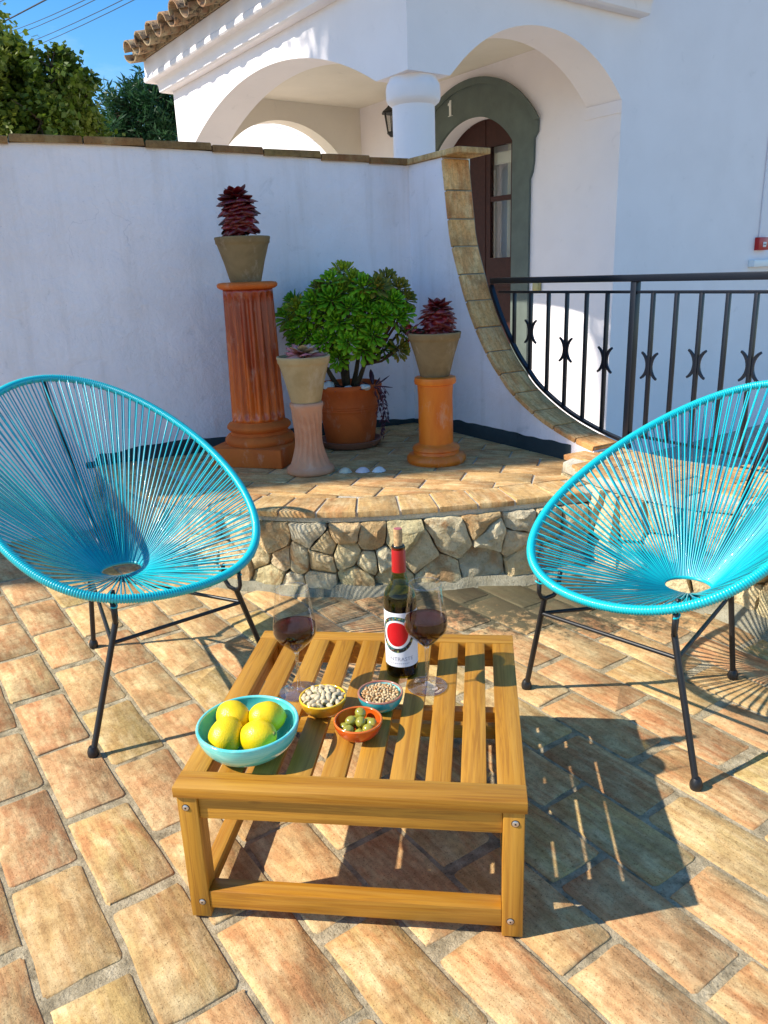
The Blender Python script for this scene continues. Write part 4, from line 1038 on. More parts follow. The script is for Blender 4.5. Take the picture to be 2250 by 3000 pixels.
def fill(bx, by, R, z0, zc, nlay, minr, maker, cnt, dome):
    placed = []; tries = 0
    while len(placed) < cnt and tries < 6000:
        tries += 1; a = random.uniform(0, 2*pi); r = R*sqrt(random.random()); x, y = r*cos(a), r*sin(a)
        z = zc+dome*(1-(r/R)**2)-(0 if len(placed) > cnt*.35 else minr*.9)
        if all((x-p[0])**2+(y-p[1])**2+((z-p[2])*1.0)**2 > minr*minr for p in placed): placed.append((x, y, z)); maker((bx+x, by+y, H+z))
    return placed
def mk_p(p):
    o = link('pistachio', random.choice(PM), None, p, (random.uniform(1.0, 2.1), random.uniform(-.6, .6), random.uniform(0, 6.3))); s_ = random.uniform(.88, 1.08); o.scale = (s_,)*3
    tag(o, 'cream pistachio in its half open shell, one of the heap in the small yellow bowl', 'pistachio', 'pistachios in the yellow bowl')
fill(.2235, .2575, .0385, 0, .0335, 2, .0098, mk_p, 62, .009)
M_NT = m_simple('blanched_nut', (.66, .47, .24), .5, .4, 0, 50, .4, .0004); M_NT2 = m_simple('toasted_nut', (.52, .28, .10), .5, .4, 0, 50, .3, .0004)
def nut_me(seed, mat):
    rnd = random.Random(seed); me = blob('nut_piece', [(0.0001, -.0045)]+[(.0034*sin(pi*i/5)**.8, -.0045*cos(pi*i/5)) for i in range(1, 5)]+[(.0001, .0045)], mat, 7, rnd.uniform(.65, 1.1))
    for v in me.vertices: v.co += Vector((rnd.uniform(-1, 1), rnd.uniform(-1, 1), rnd.uniform(-1, 1)))*.0007; v.co.x += 22*v.co.z**2
    return me
NMs = [nut_me(i, M_NT if i < 4 else M_NT2) for i in range(5)]
def mk_n(p):
    o = link('nut_piece', random.choice(NMs), None, p, (random.uniform(0, 3), random.uniform(-.6, 3), random.uniform(0, 6.3))); s_ = random.uniform(.8, 1.15); o.scale = (s_,)*3
    tag(o, 'piece of pale chopped nut, one of the heap in the small blue bowl', 'nut', 'nut pieces in the blue bowl')
fill(.3385, .2815, .0375, 0, .0310, 2, .0052, mk_n, 175, .004)
MB().lathe([(0, .018), (.030, .021), (.0375, .0245)], 24, c=(.2235, .2575, H)).ob('pistachio_heap', M_PS, None, smooth=True)
MB().lathe([(0, .026), (.024, .026), (.0365, .0255)], 24, c=(.3385, .2815, H)).ob('chopped_nuts', M_NT2, None, smooth=True)
tag(bpy.data.objects['pistachio_heap'], 'packed lower layer of pistachios in the yellow bowl', 'pistachios', kind='stuff'); tag(bpy.data.objects['chopped_nuts'], 'packed lower layer of chopped nuts in the blue bowl', 'nuts', kind='stuff')

# ------------------------------------------------------------------ wine bottle
bx, by = .369, .428
bt = empty('wine_bottle', (bx, by, H+.0005), radians(-10), 'dark green wine bottle with red capsule, cork standing in the neck and white label', 'bottle')
M_BG = m_thin_glass('green_bottle_glass', (.52, .52, .10), 1.3)
bp = [(0, .004), (.020, .002), (.030, .0), (.0345, .004), (.0355, .010), (.0355, .180), (.0345, .190), (.0310, .201), (.0250, .211), (.0195, .220), (.0160, .232), (.0148, .245), (.0145, .296), (.0152, .297)]
MB().lathe(bp, 64, cap=False).ob('glass_body', M_BG, bt, smooth=True)
M_WIN = m_simple('dark_red_wine', (.012, .0008, .0012), .08, .5); 
MB().lathe([(0, .006), (.028, .004), (.0335, .012), (.0338, .172), (.0, .1725)], 48).ob('wine', M_WIN, bt, autos=40)
M_CAP = m_simple('red_capsule', (.42, .004, .008), .33, .5, 0, 0, 0, 0, .2)
MB().lathe([(.0158, .243), (.0153, .262), (.0150, .291), (.0142, .2945), (.0142, .2965)], 40).ob('capsule', M_CAP, bt, autos=40)
MB().lathe([(.0095, .2962), (.0138, .2966), (.0140, .3005), (.0128, .3020), (.0095, .3015)], 32).ob('bottle_lip', m_simple('dark_glass_lip', (.012, .012, .006), .15), bt, autos=50)
M_CK = m_simple('cork', (.52, .32, .15), .85, .2, 0, 160, .5, .0006); ck = MB().lathe([(.0092, .285), (.0093, .336), (.0085, .3375)], 24).ob('cork', M_CK, bt, autos=40)
MB().lathe([(.0082, .3377), (.0086, .3382), (.0, .3388)], 24).ob('wine_stain', m_simple('wine_stained_cork', (.36, .10, .11), .8), ck, autos=50)
def cylmap(R): return lambda s, z: Vector((R*sin(s/R), -R*cos(s/R), z))
def band(s0, s1, z0, z1, R, name, mat, n=48):
    V = []; F = []; f = cylmap(R)
    for i in range(n+1):
        s = s0+(s1-s0)*i/n; V += [f(s, z0), f(s, z1)]
    for i in range(n): F.append((2*i, 2*i+2, 2*i+3, 2*i+1))
    return link(name, mesh(name, V, F, mat, True), bt)
lbl = band(-.088, .088, .031, .159, .0358, 'label', m_simple('white_paper_label', (.80, .78, .80), .55, .3))
def m_mosaic():
    M = NM('mosaic_print', .5, .3); v = M.coords('Object', rnd=False); vo = M.n('ShaderNodeTexVoronoi'); vo.inputs['Scale'].default_value = 260; M.l(v, vo.inputs['Vector'])
    sp = M.n('ShaderNodeSeparateColor'); M.l(vo.outputs['Color'], sp.inputs[0])
    M.col(M.ramp(sp.outputs[0], [(0, (.02, .02, .02)), (.18, (.05, .12, .11)), (.34, (.03, .02, .02)), (.5, (.30, .30, .08)), (.62, (.06, .05, .03)), (.72, (.32, .14, .07)), (.82, (.05, .18, .20)), (1, (.42, .40, .30))])); 
    for nd in M.t.nodes:
        if nd.type == 'VALTORGB': nd.color_ramp.interpolation = 'CONSTANT'
    return M.m
def disc(cs, cz, r0, r1, R, name, mat, par, n=56, c0=None, rz0=None):
    V = []; F = []; f = cylmap(R); cs0, cz0 = c0 or (cs, cz)
    m = 5
    for k in range(m+1):
        t = k/m
        for i in range(n):
            a = 2*pi*i/n; i_ = (cs0+r0*cos(a), cz0+(rz0 or r0)*sin(a)); o_ = (cs+r1[0]*cos(a), cz+r1[1]*sin(a)); V.append(f(i_[0]*(1-t)+o_[0]*t, i_[1]*(1-t)+o_[1]*t))
    for k in range(m):
        for i in range(n): j = (i+1) % n; F.append((k*n+i, k*n+j, (k+1)*n+j, (k+1)*n+i))
    if not r0: pass
    me = mesh(name, V, F, mat, True); return link(name, me, par)
CZ = .108
disc(0, CZ, .0335, (.0405, .0425), .03595, 'mosaic_ring', m_mosaic(), lbl, c0=(.0, .1085), rz0=.0330)
disc(0, CZ+.001, .0001, (.0262, .0282), .03595, 'red_disc', m_simple('red_print', (.56, .004, .010), .45, .4), lbl)
def text_on(s, cx_, z, size, R, name, mat, par, fz=None, fn=None, sp=1.0):
    cu = bpy.data.curves.new('t', 'FONT'); cu.body = s; cu.size = size; cu.align_x = 'CENTER'; cu.space_character = sp; cu.resolution_u = 3
    o = bpy.data.objects.new('t', cu); COL.objects.link(o); bpy.context.view_layer.update()
    me = bpy.data.meshes.new_from_object(o.evaluated_get(bpy.context.evaluated_depsgraph_get())); bpy.data.objects.remove(o)
    f = fn or (lambda a, b: cylmap(R)(a+cx_, b+z))
    for v in me.vertices: v.co = f(v.co.x, v.co.y)
    me.materials.clear(); me.materials.append(mat); me.name = name; return link(name, me, par)
M_GP = m_simple('grey_foil_print', (.30, .29, .34), .4)
text_on('CONTRASTE', 0, .0462, .0125, .03598, 'label_lettering', M_GP, lbl, sp=1.02)
for i in range(13):                        # the unreadable small line
    s0 = -.0285+i*.0044; band(s0, s0+random.uniform(.0022, .0036), .0392, .0406, .03598, 'small_print', M_GP, 3).parent = lbl

# ------------------------------------------------------------------ wine glasses
M_GL = m_thin_glass('clear_glass', (.985, .99, .985), 1.35); M_GLS = m_thin_glass('foot_glass', (.97, .975, .98), 3.3)
def m_glass_solid():
    M = NM('solid_clear_glass', .0, .5); M.b.inputs['Base Color'].default_value = (.97, .98, .98, 1); M.b.inputs['Transmission Weight'].default_value = 1.0; M.b.inputs['IOR'].default_value = 1.48; return M.m
def m_wine():
    M = NM('red_wine', .03, .5); M.b.inputs['Base Color'].default_value = (.20, .002, .009, 1); M.b.inputs['Transmission Weight'].default_value = .93; M.b.inputs['IOR'].default_value = 1.33
    va = M.n('ShaderNodeVolumeAbsorption'); va.inputs['Color'].default_value = (.75, .03, .08, 1); va.inputs['Density'].default_value = 170
    M.l(va.outputs[0], M.t.nodes['Material Output'].inputs['Volume']); return M.m
M_WI = m_wine()
def glass(x, y, label, fill_z):
    t = empty('wine_glass', (x, y, H+.0005), 0, label, 'wine glass')
    MB().lathe([(0, 0), (.0425, .0001), (.0437, .0007), (.0425, .0014), (.030, .0026), (.014, .0044), (.0070, .0085), (.0046, .016), (.0038, .030), (.0036, .055), (.0038, .078), (.0046, .088), (.0066, .0955), (0, .0985)], 48).ob('foot_and_stem', M_GLS, t, smooth=True)
    b_ = [(.0062, .0955), (.012, .1005), (.022, .110), (.033, .1215), (.0415, .1325), (.0452, .142), (.0455, .150), (.0440, .165), (.0405, .190), (.0370, .215), (.0345, .238)]
    # smooth the bowl
    pts = smooth_poly(b_, 4); MB().lathe(pts, 64, cap=False).ob('glass_bowl', M_GL, t, smooth=True)
    MB().tube([(.0345*cos(2*pi*i/64), .0345*sin(2*pi*i/64), .238) for i in range(64)], .0007, 6, False, True).ob('glass_rim', M_GLS, t, smooth=True)
    w = [(max(0.0001, a-.0012), b+.0008) for a, b in pts if b < fill_z]; w = [(0, .0985)]+w[3:]
    MB().lathe(w+[(w[-1][0], fill_z), (0, fill_z)], 48).ob('red_wine', M_WI, t, autos=40)
glass(.4285, .3700, 'glass of red wine right of the bottle, overlapping its label', .1605)
glass(.1560, .3330, 'glass of red wine at the far left of the table, behind the yellow bowl', .1565)

# ------------------------------------------------------------------ terracotta pedestals, pots, shells
def m_terra(name, c, c2, rough=.75, gloss=0, sc=6, z=(1, 1, 1), zr=None):
    M = NM(name, rough, .3); v = M.coords('Object', z); f = M.noise(v, sc, 6, .65, .5)
    if zr:
        sx = M.n('ShaderNodeSeparateXYZ'); tc = M.n('ShaderNodeTexCoord'); M.l(tc.outputs['Object'], sx.inputs[0]); mr = M.n('ShaderNodeMapRange'); M.l(sx.outputs[2], mr.inputs[0])
        mr.inputs[1].default_value = zr[0]; mr.inputs[2].default_value = zr[1]; mr.inputs[3].default_value = -.10; mr.inputs[4].default_value = .22; f = M.math('ADD', f, mr.outputs[0])
    bl = M.ramp(M.noise(M.coords('Object', (1, 1, .5)), 13, 6, .7), [(.56, (0, 0, 0)), (.74, (.42, .42, .42))])
    M.col(M.mix(bl, M.mix(M.ramp(f, [(.38, (0, 0, 0)), (.66, (.85, .85, .85))]), c, c2), (.62, .50, .38))); M.b.inputs['Coat Weight'].default_value = gloss; M.b.inputs['Coat Roughness'].default_value = .2
    M.bump(M.noise(v, 60, 4, .6), .0012, .5); return M.m
T_RED = m_terra('glazed_terracotta', (.66, .115, .008), (.24, .016, .004), .30, .6, 6, (5, 5, .6), (.25, .75)); T_BASE = m_terra('orange_terracotta', (.64, .150, .022), (.48, .095, .014)); T_PINK = m_terra('pale_pink_terracotta', (.62, .31, .18), (.52, .22, .11), .85)
T_ORG = m_terra('bright_terracotta', (.74, .20, .012), (.60, .115, .008), .5, .25, 5, (2, 2, .6)); T_BIG = m_terra('big_pot_terracotta', (.62, .125, .020), (.44, .080, .014), .7); T_OLD = m_terra('aged_grey_clay', (.25, .175, .085), (.15, .10, .045), .85, 0, 7); T_OLD2 = m_terra('aged_buff_clay', (.48, .35, .18), (.36, .25, .11), .85, 0, 7); T_SAUC = m_terra('wet_saucer_clay', (.28, .11, .06), (.20, .07, .045), .5, .3)
SOIL = m_simple('potting_soil', (.03, .018, .012), .95, .1, 0, 60, .4, .01)
p1 = empty('tall_pedestal', (-.497, 2.415, PZ), radians(-9), 'tall fluted orange brown terracotta column on a square base, left of the potted shrub', 'pedestal')
MB().box(-.180, .180, -.180, .180, 0, .088).ob('plinth', T_BASE, p1, bevel=.006)
MB().lathe([(.158, .0885), (.164, .100), (.164, .112), (.152, .128), (.136, .134), (.132, .146), (.140, .153), (.150, .163), (.150, .172), (.142, .182), (.128, .188), (.124, .196)], 48).ob('base_moulding', T_BASE, p1, autos=50)
def flute(r, z, a, i):
    d = max(0, cos(a*18/2.0*2/2))
    k = abs(sin(a*9)); f = (1-k**1.6)
    e = min(1, max(0, (z-.20)/.03))*min(1, max(0, (.775-z)/.03)); return r-(.0165*(1-f)*e)
MB().lathe([(.122, .196+i*.0145-.0) for i in range(1)]+[(.1245-.0125*((i)/40), .198+i*.0147) for i in range(41)], 180, flute).ob('fluted_shaft', T_RED, p1, smooth=True)
MB().lathe([(.111, .786), (.124, .790), (.134, .797), (.136, .806), (.130, .815), (.11, .818), (0, .818)], 48).ob('top_ring', T_BASE, p1, autos=50)
def pot(loc, rb_, rt, h, label, mat, cat='pot', name='clay_pot'):
    t = empty(name, loc, random.uniform(0, 3), label, cat)
    L_ = rt-rb_
    MB().lathe([(0, 0), (rb_*.97, 0), (rb_, .004), (rb_+L_*.40, h*.45), (rb_+L_*.80, h*.80), (rb_+L_*.86, h*.84), (rt*.975, h*.86), (rt*.985, h*.93), (rt*1.0, h*.95), (rt*1.005, h*.985), (rt*.99, h), (rt*.93, h), (rt*.90, h*.93)], 48).ob('pot_body', mat, t, autos=45)
    MB().lathe([(rt*.905, h*.925), (0, h*.94)], 24).ob('soil', SOIL, t, smooth=True); return t
zt = PZ+.8185
pot((-.500, 2.410, zt), .070, .122, .190, 'aged grey brown clay pot on top of the tall fluted column', T_OLD)
p2 = empty('small_pedestal', (-.205, 2.165, PZ), 0, 'short pale pink terracotta pedestal with a narrow waist and swirling grooves', 'pedestal')
def swirl(r, z, a, i): e = min(1, max(0, (z-.035)/.04))*min(1, max(0, (.275-z)/.03)); return r+e*(.0045*sin(a*16+z*16+1.2*sin(z*25)))
pr = [(.100, 0), (.106, .006), (.106, .018), (.100, .026), (.092, .032)]+[(.056+.034*(1-i/13)**2.0, .034+i*.0092) for i in range(14)]+[(.056+.012*(i/12)**2, .156+i*.0105) for i in range(1, 12)]+[(.0700, .288), (.0735, .298), (.072, .310), (.062, .313), (0, .313)]
MB().lathe(pr, 128, swirl).ob('shaft', T_PINK, p2, smooth=True)
pot((-.205, 2.165, PZ+.3135), .066, .114, .196, 'buff clay pot on the short pink pedestal, holding one low pink rosette', T_OLD2)
p3 = empty('round_pedestal', (.345, 2.345, PZ), 0, 'plain round bright orange terracotta column, right of the potted shrub', 'pedestal')
MB().lathe([(.128, 0), (.135, .010), (.135, .024), (.126, .036), (.106, .044), (.103, .056), (.109, .062), (.104, .074), (.088, .082), (.078, .090), (.077, .30), (.080, .345), (.080, .352), (.091, .356), (.094, .368), (.091, .384), (.080, .388), (0, .388)], 64).ob('column', T_ORG, p3, autos=45)
pot((.345, 2.345, PZ+.3885), .066, .117, .190, 'aged grey brown clay pot on top of the round orange column', T_OLD)
bp_ = empty('large_plant_pot', (-.112, 2.715, PZ), 0, 'large ribbed terracotta pot standing in a saucer between the pedestals', 'pot')
MB().lathe([(0, .003), (.135, .0), (.150, .010), (.158, .030), (.160, .036), (.153, .038), (.146, .026), (.13, .012), (0, .011)], 56).ob('saucer', T_SAUC, bp_, autos=50)
rings_ = []
MB().lathe([(0, .0125), (.118, .0125), (.122, .020), (.144, .170), (.1465, .186), (.1495, .190), (.1485, .196), (.1520, .201), (.1510, .207), (.1545, .212), (.1535, .218), (.1640, .285), (.1680, .290), (.1700, .306), (.1660, .316), (.155, .316), (.150, .295)], 64).ob('pot_body', T_BIG, bp_, autos=35)
MB().lathe([(.151, .290), (0, .300)], 24).ob('soil', SOIL, bp_, smooth=True)
M_WS = m_simple('white_stone', (.66, .62, .56), .7, .3, 0, 20, .15, .003)
def pebble(r, seed, mat, name='stone'):
    bm = bmesh.new(); bmesh.ops.create_icosphere(bm, subdivisions=3, radius=1)
    for v in bm.verts:
        k = 1+.35*mnoise.noise(v.co*1.1+Vector((seed, 0, 0)))+.1*mnoise.noise(v.co*3+Vector((seed, 5, 0))); v.co = Vector((v.co.x*k*r[0], v.co.y*k*r[1], v.co.z*k*r[2]))
    me = bpy.data.meshes.new(name); bm.to_mesh(me); bm.free(); me.materials.append(mat); me.polygons.foreach_set('use_smooth', [True]*len(me.polygons)); return me
def stone(loc, r, seed, label, name='white_stone', mat=M_WS): tag(link(name, pebble(r, seed, mat), None, loc, (0, 0, seed)), label, 'stone')
stone((-.190, 2.600, PZ+.318), (.036, .028, .024), 1, 'large white stone on the soil at the left of the shrub')
stone((-.085, 2.575, PZ+.308), (.024, .020, .014), 2, 'flat white stone on the soil in front of the shrub stems')
stone((-.010, 2.590, PZ+.310), (.030, .022, .015), 3, 'long white stone on the soil under the purple leaves')
stone((.3755, -.1185, -.0035), (.0062, .005, .003), 4, 'tiny white pebble pressed into the mortar in front of the table', 'white_pebble')
stone((.6320, -.070, -.0035), (.0045, .004, .0025), 5, 'smallest white pebble in the mortar right of the table leg', 'white_pebble')
M_SH = [m_simple('cream_shell', (.62, .56, .40), .5, .4, 0, 40, .2, .001), m_simple('pinkish_shell', (.66, .56, .56), .45, .4, 0, 40, .15, .001), m_simple('white_shell', (.70, .70, .66), .4, .4, 0, 40, .12, .001)]
for i, (x, lab) in enumerate(((-.045, 'cream scallop shell, leftmost of the three shells on the platform'), (.030, 'pale pink shell in the middle of the three shells on the platform'), (.100, 'white shell, rightmost of the three shells on the platform'))):
    V = []; F = []; nA, nR = 22, 6
    for k in range(nR+1):
        f = k/nR
        for j in range(nA+1):
            a = -1.9+3.8*j/nA; rr = .036*f*(1-.12*abs(a)/1.9)*(1+.03*sin(a*9)*f); V.append((rr*sin(a), rr*cos(a)*.85, .020*(1-f**2.2)+.0010*sin(a*22)*f))
    for k in range(nR):
        for j in range(nA): F.append((k*(nA+1)+j, k*(nA+1)+j+1, (k+1)*(nA+1)+j+1, (k+1)*(nA+1)+j))
    V2 = len(V); tag(link('shell', mesh('shell', V, F, M_SH[i], True), None, (x, 2.150+.006*i, PZ+.0015), (0, 0, (2.6, 3.3, 3.8)[i])), lab, 'shell')

# ------------------------------------------------------------------ plants
def leaf_me(name, L_, w, mat, curl=.25, thick=.12, tip=.35, n=6):
    V = []; F = []
    for i in range(n+1):
        f = i/n; ww = w*(sin(pi*min(1, f*.93+.02)**(1.0+tip*2))*.95+.05*(1-f)); z = curl*L_*f*f; y = L_*f; th = thick*w*sin(pi*min(1, f+.05))
        V += [(-ww, y, z+ww*.35), (0, y, z-.0), (ww, y, z+ww*.35), (0, y, z-th)]
    for i in range(n):
        b = i*4; F += [(b, b+1, b+5, b+4), (b+1, b+2, b+6, b+5), (b+2, b+3, b+7, b+6), (b+3, b, b+4, b+7)]
    F += [(0, 3, 2, 1), (n*4, n*4+1, n*4+2, n*4+3)]
    return mesh(name, V, F, mat, True)
def m_leaf(name, stops, rough=.35, spec=.5, nsc=30):
    M = NM(name, rough, spec); r = M.rand(); M.col(M.mix(M.ramp(M.noise(M.coords('Object'), nsc, 4, .6), [(.35, (0, 0, 0)), (.7, (.6, .6, .6))]), M.ramp(r, stops), tuple(q*.55 for q in stops[0][1][:3]))); return M.m
M_RA = m_leaf('dark_red_succulent', [(0, (.13, .005, .009)), (.5, (.19, .007, .012)), (.8, (.27, .016, .020)), (1, (.17, .03, .014))])
M_PKL = m_leaf('pink_succulent', [(0, (.62, .14, .15)), (.4, (.72, .28, .26)), (.7, (.66, .52, .26)), (1, (.52, .10, .11))])
M_STM = m_simple('woody_stem', (.10, .065, .035), .9, .2, 0, 40, .4, .003)
def place_leaf(me, par, base, az, el, roll=0, sc=1.0, name='leaf'):
    d = Vector((cos(az)*cos(el), sin(az)*cos(el), sin(el))); o = link(name, me, par, base)
    x = Vector((-sin(az), cos(az), 0)); z = x.cross(d)*-1; z = d.cross(x)*-1
    z = x.cross(d); R = Matrix((x*-1, d, z*1)).transposed()
    if R.determinant() < 0: R = Matrix((x, d, z)).transposed()
    o.rotation_euler = (R.to_4x4() @ Matrix.Rotation(roll, 4, 'Y')).to_euler(); o.scale = (sc,)*3; return o
LR = leaf_me('leaf', .074, .034, M_RA, .42, .14, .10); LP_ = leaf_me('leaf', .075, .034, M_PKL, .40, .14, .12)
def red_aeonium(loc, hgt, wid, label, n=76, tilt=(0, 0), stem=.05):
    t = empty('red_aeonium', loc, 0, label, 'succulent'); t.rotation_euler = (tilt[0], tilt[1], 0)
    MB().tube([(0, 0, -.012), (.006, .002, stem*.6), (0, 0, stem), (0, 0, stem+hgt*.7)], [.011, .010, .012, .010], 10).ob('stem', M_STM, t, smooth=True)
    for i in range(n):
        f = i/(n-1); az = i*2.39996; z = stem+hgt*.80*f; el = radians(-10+26*f+(52*max(0, f-.80)/.20)); sc = wid/.17*(1.05-.45*max(0, f-.80)/.20)*random.uniform(.82, 1.12)
        place_leaf(LR, t, Vector((cos(az)*.006, sin(az)*.006, z)), az, el+random.uniform(-.12, .12), random.uniform(-.2, .2), sc)
    return t
red_aeonium((-.500, 2.410, zt+.178), .165, .175, 'tall stack of dark red succulent leaves on a bare stem, in the highest pot', 105, (0, -.06), .055)
red_aeonium((.360, 2.345, PZ+.3885+.172), .150, .165, 'dark red layered succulent in the pot on the round orange column', 96, (0, .02), .012)
red_aeonium((.268, 2.330, PZ+.3885+.172), .045, .085, 'small red succulent offset leaning over the left rim of the right pot', 16, (0, -.5), .01)
red_aeonium((-.500, 2.395, zt+.172), .030, .090, 'cluster of small reddish offsets at the foot of the tall red succulent', 20, (0, 0), .006)
t = empty('pink_rosette', (-.205, 2.165, PZ+.3135+.184), 0, 'low open pink and green rosette succulent in the buff pot', 'succulent')
for i in range(26):
    f = i/25; az = i*2.39996; place_leaf(LP_, t, Vector((cos(az)*.008, sin(az)*.008, .004+.022*f)), az, radians(4+62*f), 0, random.uniform(1.0, 1.15)*(1.10-.5*f))

# green shrub of many rosettes
def rosette_me(seed, mat):
    rnd = random.Random(seed); mb_ = MB(); lf = leaf_me('tmp', .064, .0125, mat, .10, .25, .75, 4); N = 38
    for i in range(N):
        f = i/(N-1); az = i*2.39996+rnd.uniform(-.1, .1); el = radians(-25+105*f**.85+rnd.uniform(-7, 7)); sc = (1.0-.42*f)*rnd.uniform(.88, 1.08)
        d = Vector((cos(az)*cos(el), sin(az)*cos(el), sin(el))); x = Vector((-sin(az), cos(az), 0)); z = x.cross(d)
        if z.z < 0 and el < pi/2: z = -z
        R = Matrix((d.cross(z), d, z)).transposed(); base = Vector((cos(az)*.007, sin(az)*.007, .010*f))
        mb_.add([base+R @ (v.co*sc) for v in lf.vertices], [tuple(p.vertices) for p in lf.polygons])
    bpy.data.meshes.remove(lf); return mesh('rosette', mb_.V, mb_.F, mat, True)
def m_shrub(name, a, b):
    M = NM(name, .45, .25); v = M.coords('Object', rnd=False); ln = M.n('ShaderNodeVectorMath', operation='LENGTH'); M.l(v, ln.inputs[0])
    M.col(M.mix(1, M.ramp(ln.outputs['Value'], [(.0, b), (.030, a), (.050, tuple(q*1.25 for q in a)), (.068, (a[0]*1.9, a[1]*1.25, a[2]*.8))]), M.ramp(M.rand(), [(0, (.7, .8, .7)), (1, (1.25, 1.15, .9))]), 'MULTIPLY'))
    M.b.inputs['Subsurface Weight'].default_value = .0; return M.m
G1 = m_shrub('green_rosette', (.14, .32, .010), (.02, .26, .010)); G2 = m_shrub('yellow_green_rosette', (.26, .31, .010), (.03, .24, .008)); G3 = m_shrub('bronze_rosette', (.18, .16, .018), (.035, .15, .008))
RM = [rosette_me(i, m) for i, m in enumerate((G1, G1, G2, G3))]
sh_ = empty('potted_shrub', (-.112, 2.715, PZ+.295), 0, 'bushy green tree aeonium with dozens of leaf rosettes, growing in the large pot', 'shrub')
ROS = [(240, 420, 0), (335, 480, 2), (205, 570, 0), (185, 690, 3), (300, 690, 0), (430, 575, 0), (520, 430, 0), (600, 310, 3), (700, 230, 0), (820, 150, 2), (930, 235, 2), (1040, 290, 0), (800, 330, 2), (640, 520, 1), (585, 800, 1), (415, 740, 0), (760, 620, 0), (700, 400, 0), (960, 670, 1), (1090, 420, 1), (1180, 300, 3), (1290, 240, 3), (1400, 320, 3), (1480, 430, 3), (1230, 560, 1), (1120, 560, 0), (1350, 600, 1), (1440, 740, 3), (1520, 830, 2), (1390, 930, 3), (1230, 930, 1), (1010, 900, 0), (740, 990, 0), (500, 880, 1), (300, 820, 0), (880, 480, 0), (1010, 460, 0), (1340, 440, 0), (860, 820, 0), (700, 760, 0), (1120, 760, 0), (1450, 560, 0)]
SCL = .2532*3.95/CF
centre = Vector((0, 0, .30)); WB = sh_.location
for i, (px, py, k) in enumerate(ROS):
    dx = (px-840)*SCL; dz = (600-py)*SCL/.965; rr = min(1, (dx/.33)**2+(dz/.26)**2); dy = -.22*sqrt(max(0, 1-rr))*random.uniform(.75, 1.1)
    if i % 3 == 0 and rr > .5: dy = random.uniform(-.02, .12)
    P = Vector((dx+.012, dy*.9, .335+dz)); P.x += (dy)*-.12
    nrm = (P-Vector((0, .05, .22))); nrm.z += .10; nrm.normalize(); nrm = (nrm+Vector((0, -.35, .15))).normalized()
    o = link('rosette', RM[k], sh_, P); o.rotation_euler = (nrm.to_track_quat('Z', 'Y') @ Quaternion((0, 0, 1), random.uniform(0, 6.3))).to_euler(); s_ = random.uniform(.98, 1.25); o.scale = (s_,)*3
for i in range(30):                        # the far side
    th = random.uniform(0, pi); ph = random.uniform(.15, 1.3); P = Vector((.26*cos(th)*cos(ph*.8), .05+.17*sin(th), .30+.22*sin(ph)-.03))
    o = link('rosette', RM[random.choice((0, 0, 1, 3))], sh_, P); nrm = (P-Vector((0, 0, .15))).normalized(); o.rotation_euler = (nrm.to_track_quat('Z', 'Y') @ Quaternion((0, 0, 1), random.uniform(0, 6.3))).to_euler(); s_ = random.uniform(.9, 1.15); o.scale = (s_,)*3
kids = [c for c in COL.objects if c.parent is sh_]
forks = [Vector((-.10, -.02, .10)), Vector((.0, .0, .12)), Vector((.09, -.01, .11)), Vector((-.04, .05, .14)), Vector((.05, .06, .14))]
for f in forks: MB().tube([(f.x*.35, f.y*.3, -.02), (f.x*.75, f.y*.8, f.z*.5), f], [.014, .012, .010], 8).ob('branch', M_STM, sh_, smooth=True)
for c in kids:
    f = min(forks, key=lambda q: (Vector((q.x*1.8, q.y, q.z))-c.location).length); m_ = f.lerp(c.location, .5)+Vector((0, .01, -.02)); MB().tube([f, m_, c.location], [.008, .0065, .006], 6, False).ob('twig', M_STM, sh_, smooth=True)

# trailing purple plant at the pot's right side
M_PU = m_leaf('purple_trailing_leaf', [(0, (.045, .012, .028)), (.6, (.075, .015, .035)), (1, (.11, .02, .04))]); M_PS2 = m_simple('red_purple_stem', (.17, .03, .05), .6)
tp = empty('trailing_purple_plant', (.03, 2.62, PZ+.305), 0, 'dark purple trailing plant with pointed leaves hanging over the right rim of the large pot', 'plant')
LPU = leaf_me('leaf', .075, .0115, M_PU, .15, .1, .1, 5); LPS = leaf_me('leaf', .030, .007, M_PU, .3, .1, .1, 4)
for az, el, sc in ((1.9, 1.2, 1.15), (.3, .75, 1.1), (1.0, .9, .7), (0, .05, 1.1), (2.7, .5, .8), (3.1, .15, .9), (-2.7, -.05, .9), (-1.2, .1, .8), (.5, -1.0, .9), (-.4, -.5, .8), (3.3, .3, .9), (-2.2, .3, .7)):
    place_leaf(LPU, tp, Vector((.0+.012*cos(az), .012*sin(az), .005)), az, el, 0, sc)
for az, el, bx_ in ((-2.9, .1, -.10), (-1.9, .0, -.16), (2.4, .4, -.15), (-.9, .1, -.08), (-2.4, .2, -.21)): place_leaf(LPU, tp, Vector((bx_, -.02, .0)), az, el, 0, .8)
for j, (ox, L_, seed) in enumerate(((.036, .20, 1), (.050, .235, 2), (.062, .13, 3), (.044, .16, 4), (.018, .12, 5))):
    pts = [Vector((ox*.3, 0, .0)), Vector((ox*.8, -.015, .005))]; z = 0; m = int(L_/.02)
    for k in range(m+1): pts.append(Vector((ox+.008*sin(k*.9+seed), -.022+.006*cos(k*1.3+seed), -.012-.02*k)))
    MB().tube(pts, .0016, 5).ob('trailing_stem', M_PS2, tp, smooth=True)
    for k in range(2, len(pts)):
        for q in range(2 if j < 4 else 1): place_leaf(LPS, tp, pts[k], random.uniform(0, 6.3), random.uniform(-1.3, -.2), 0, random.uniform(.5, 1.0))

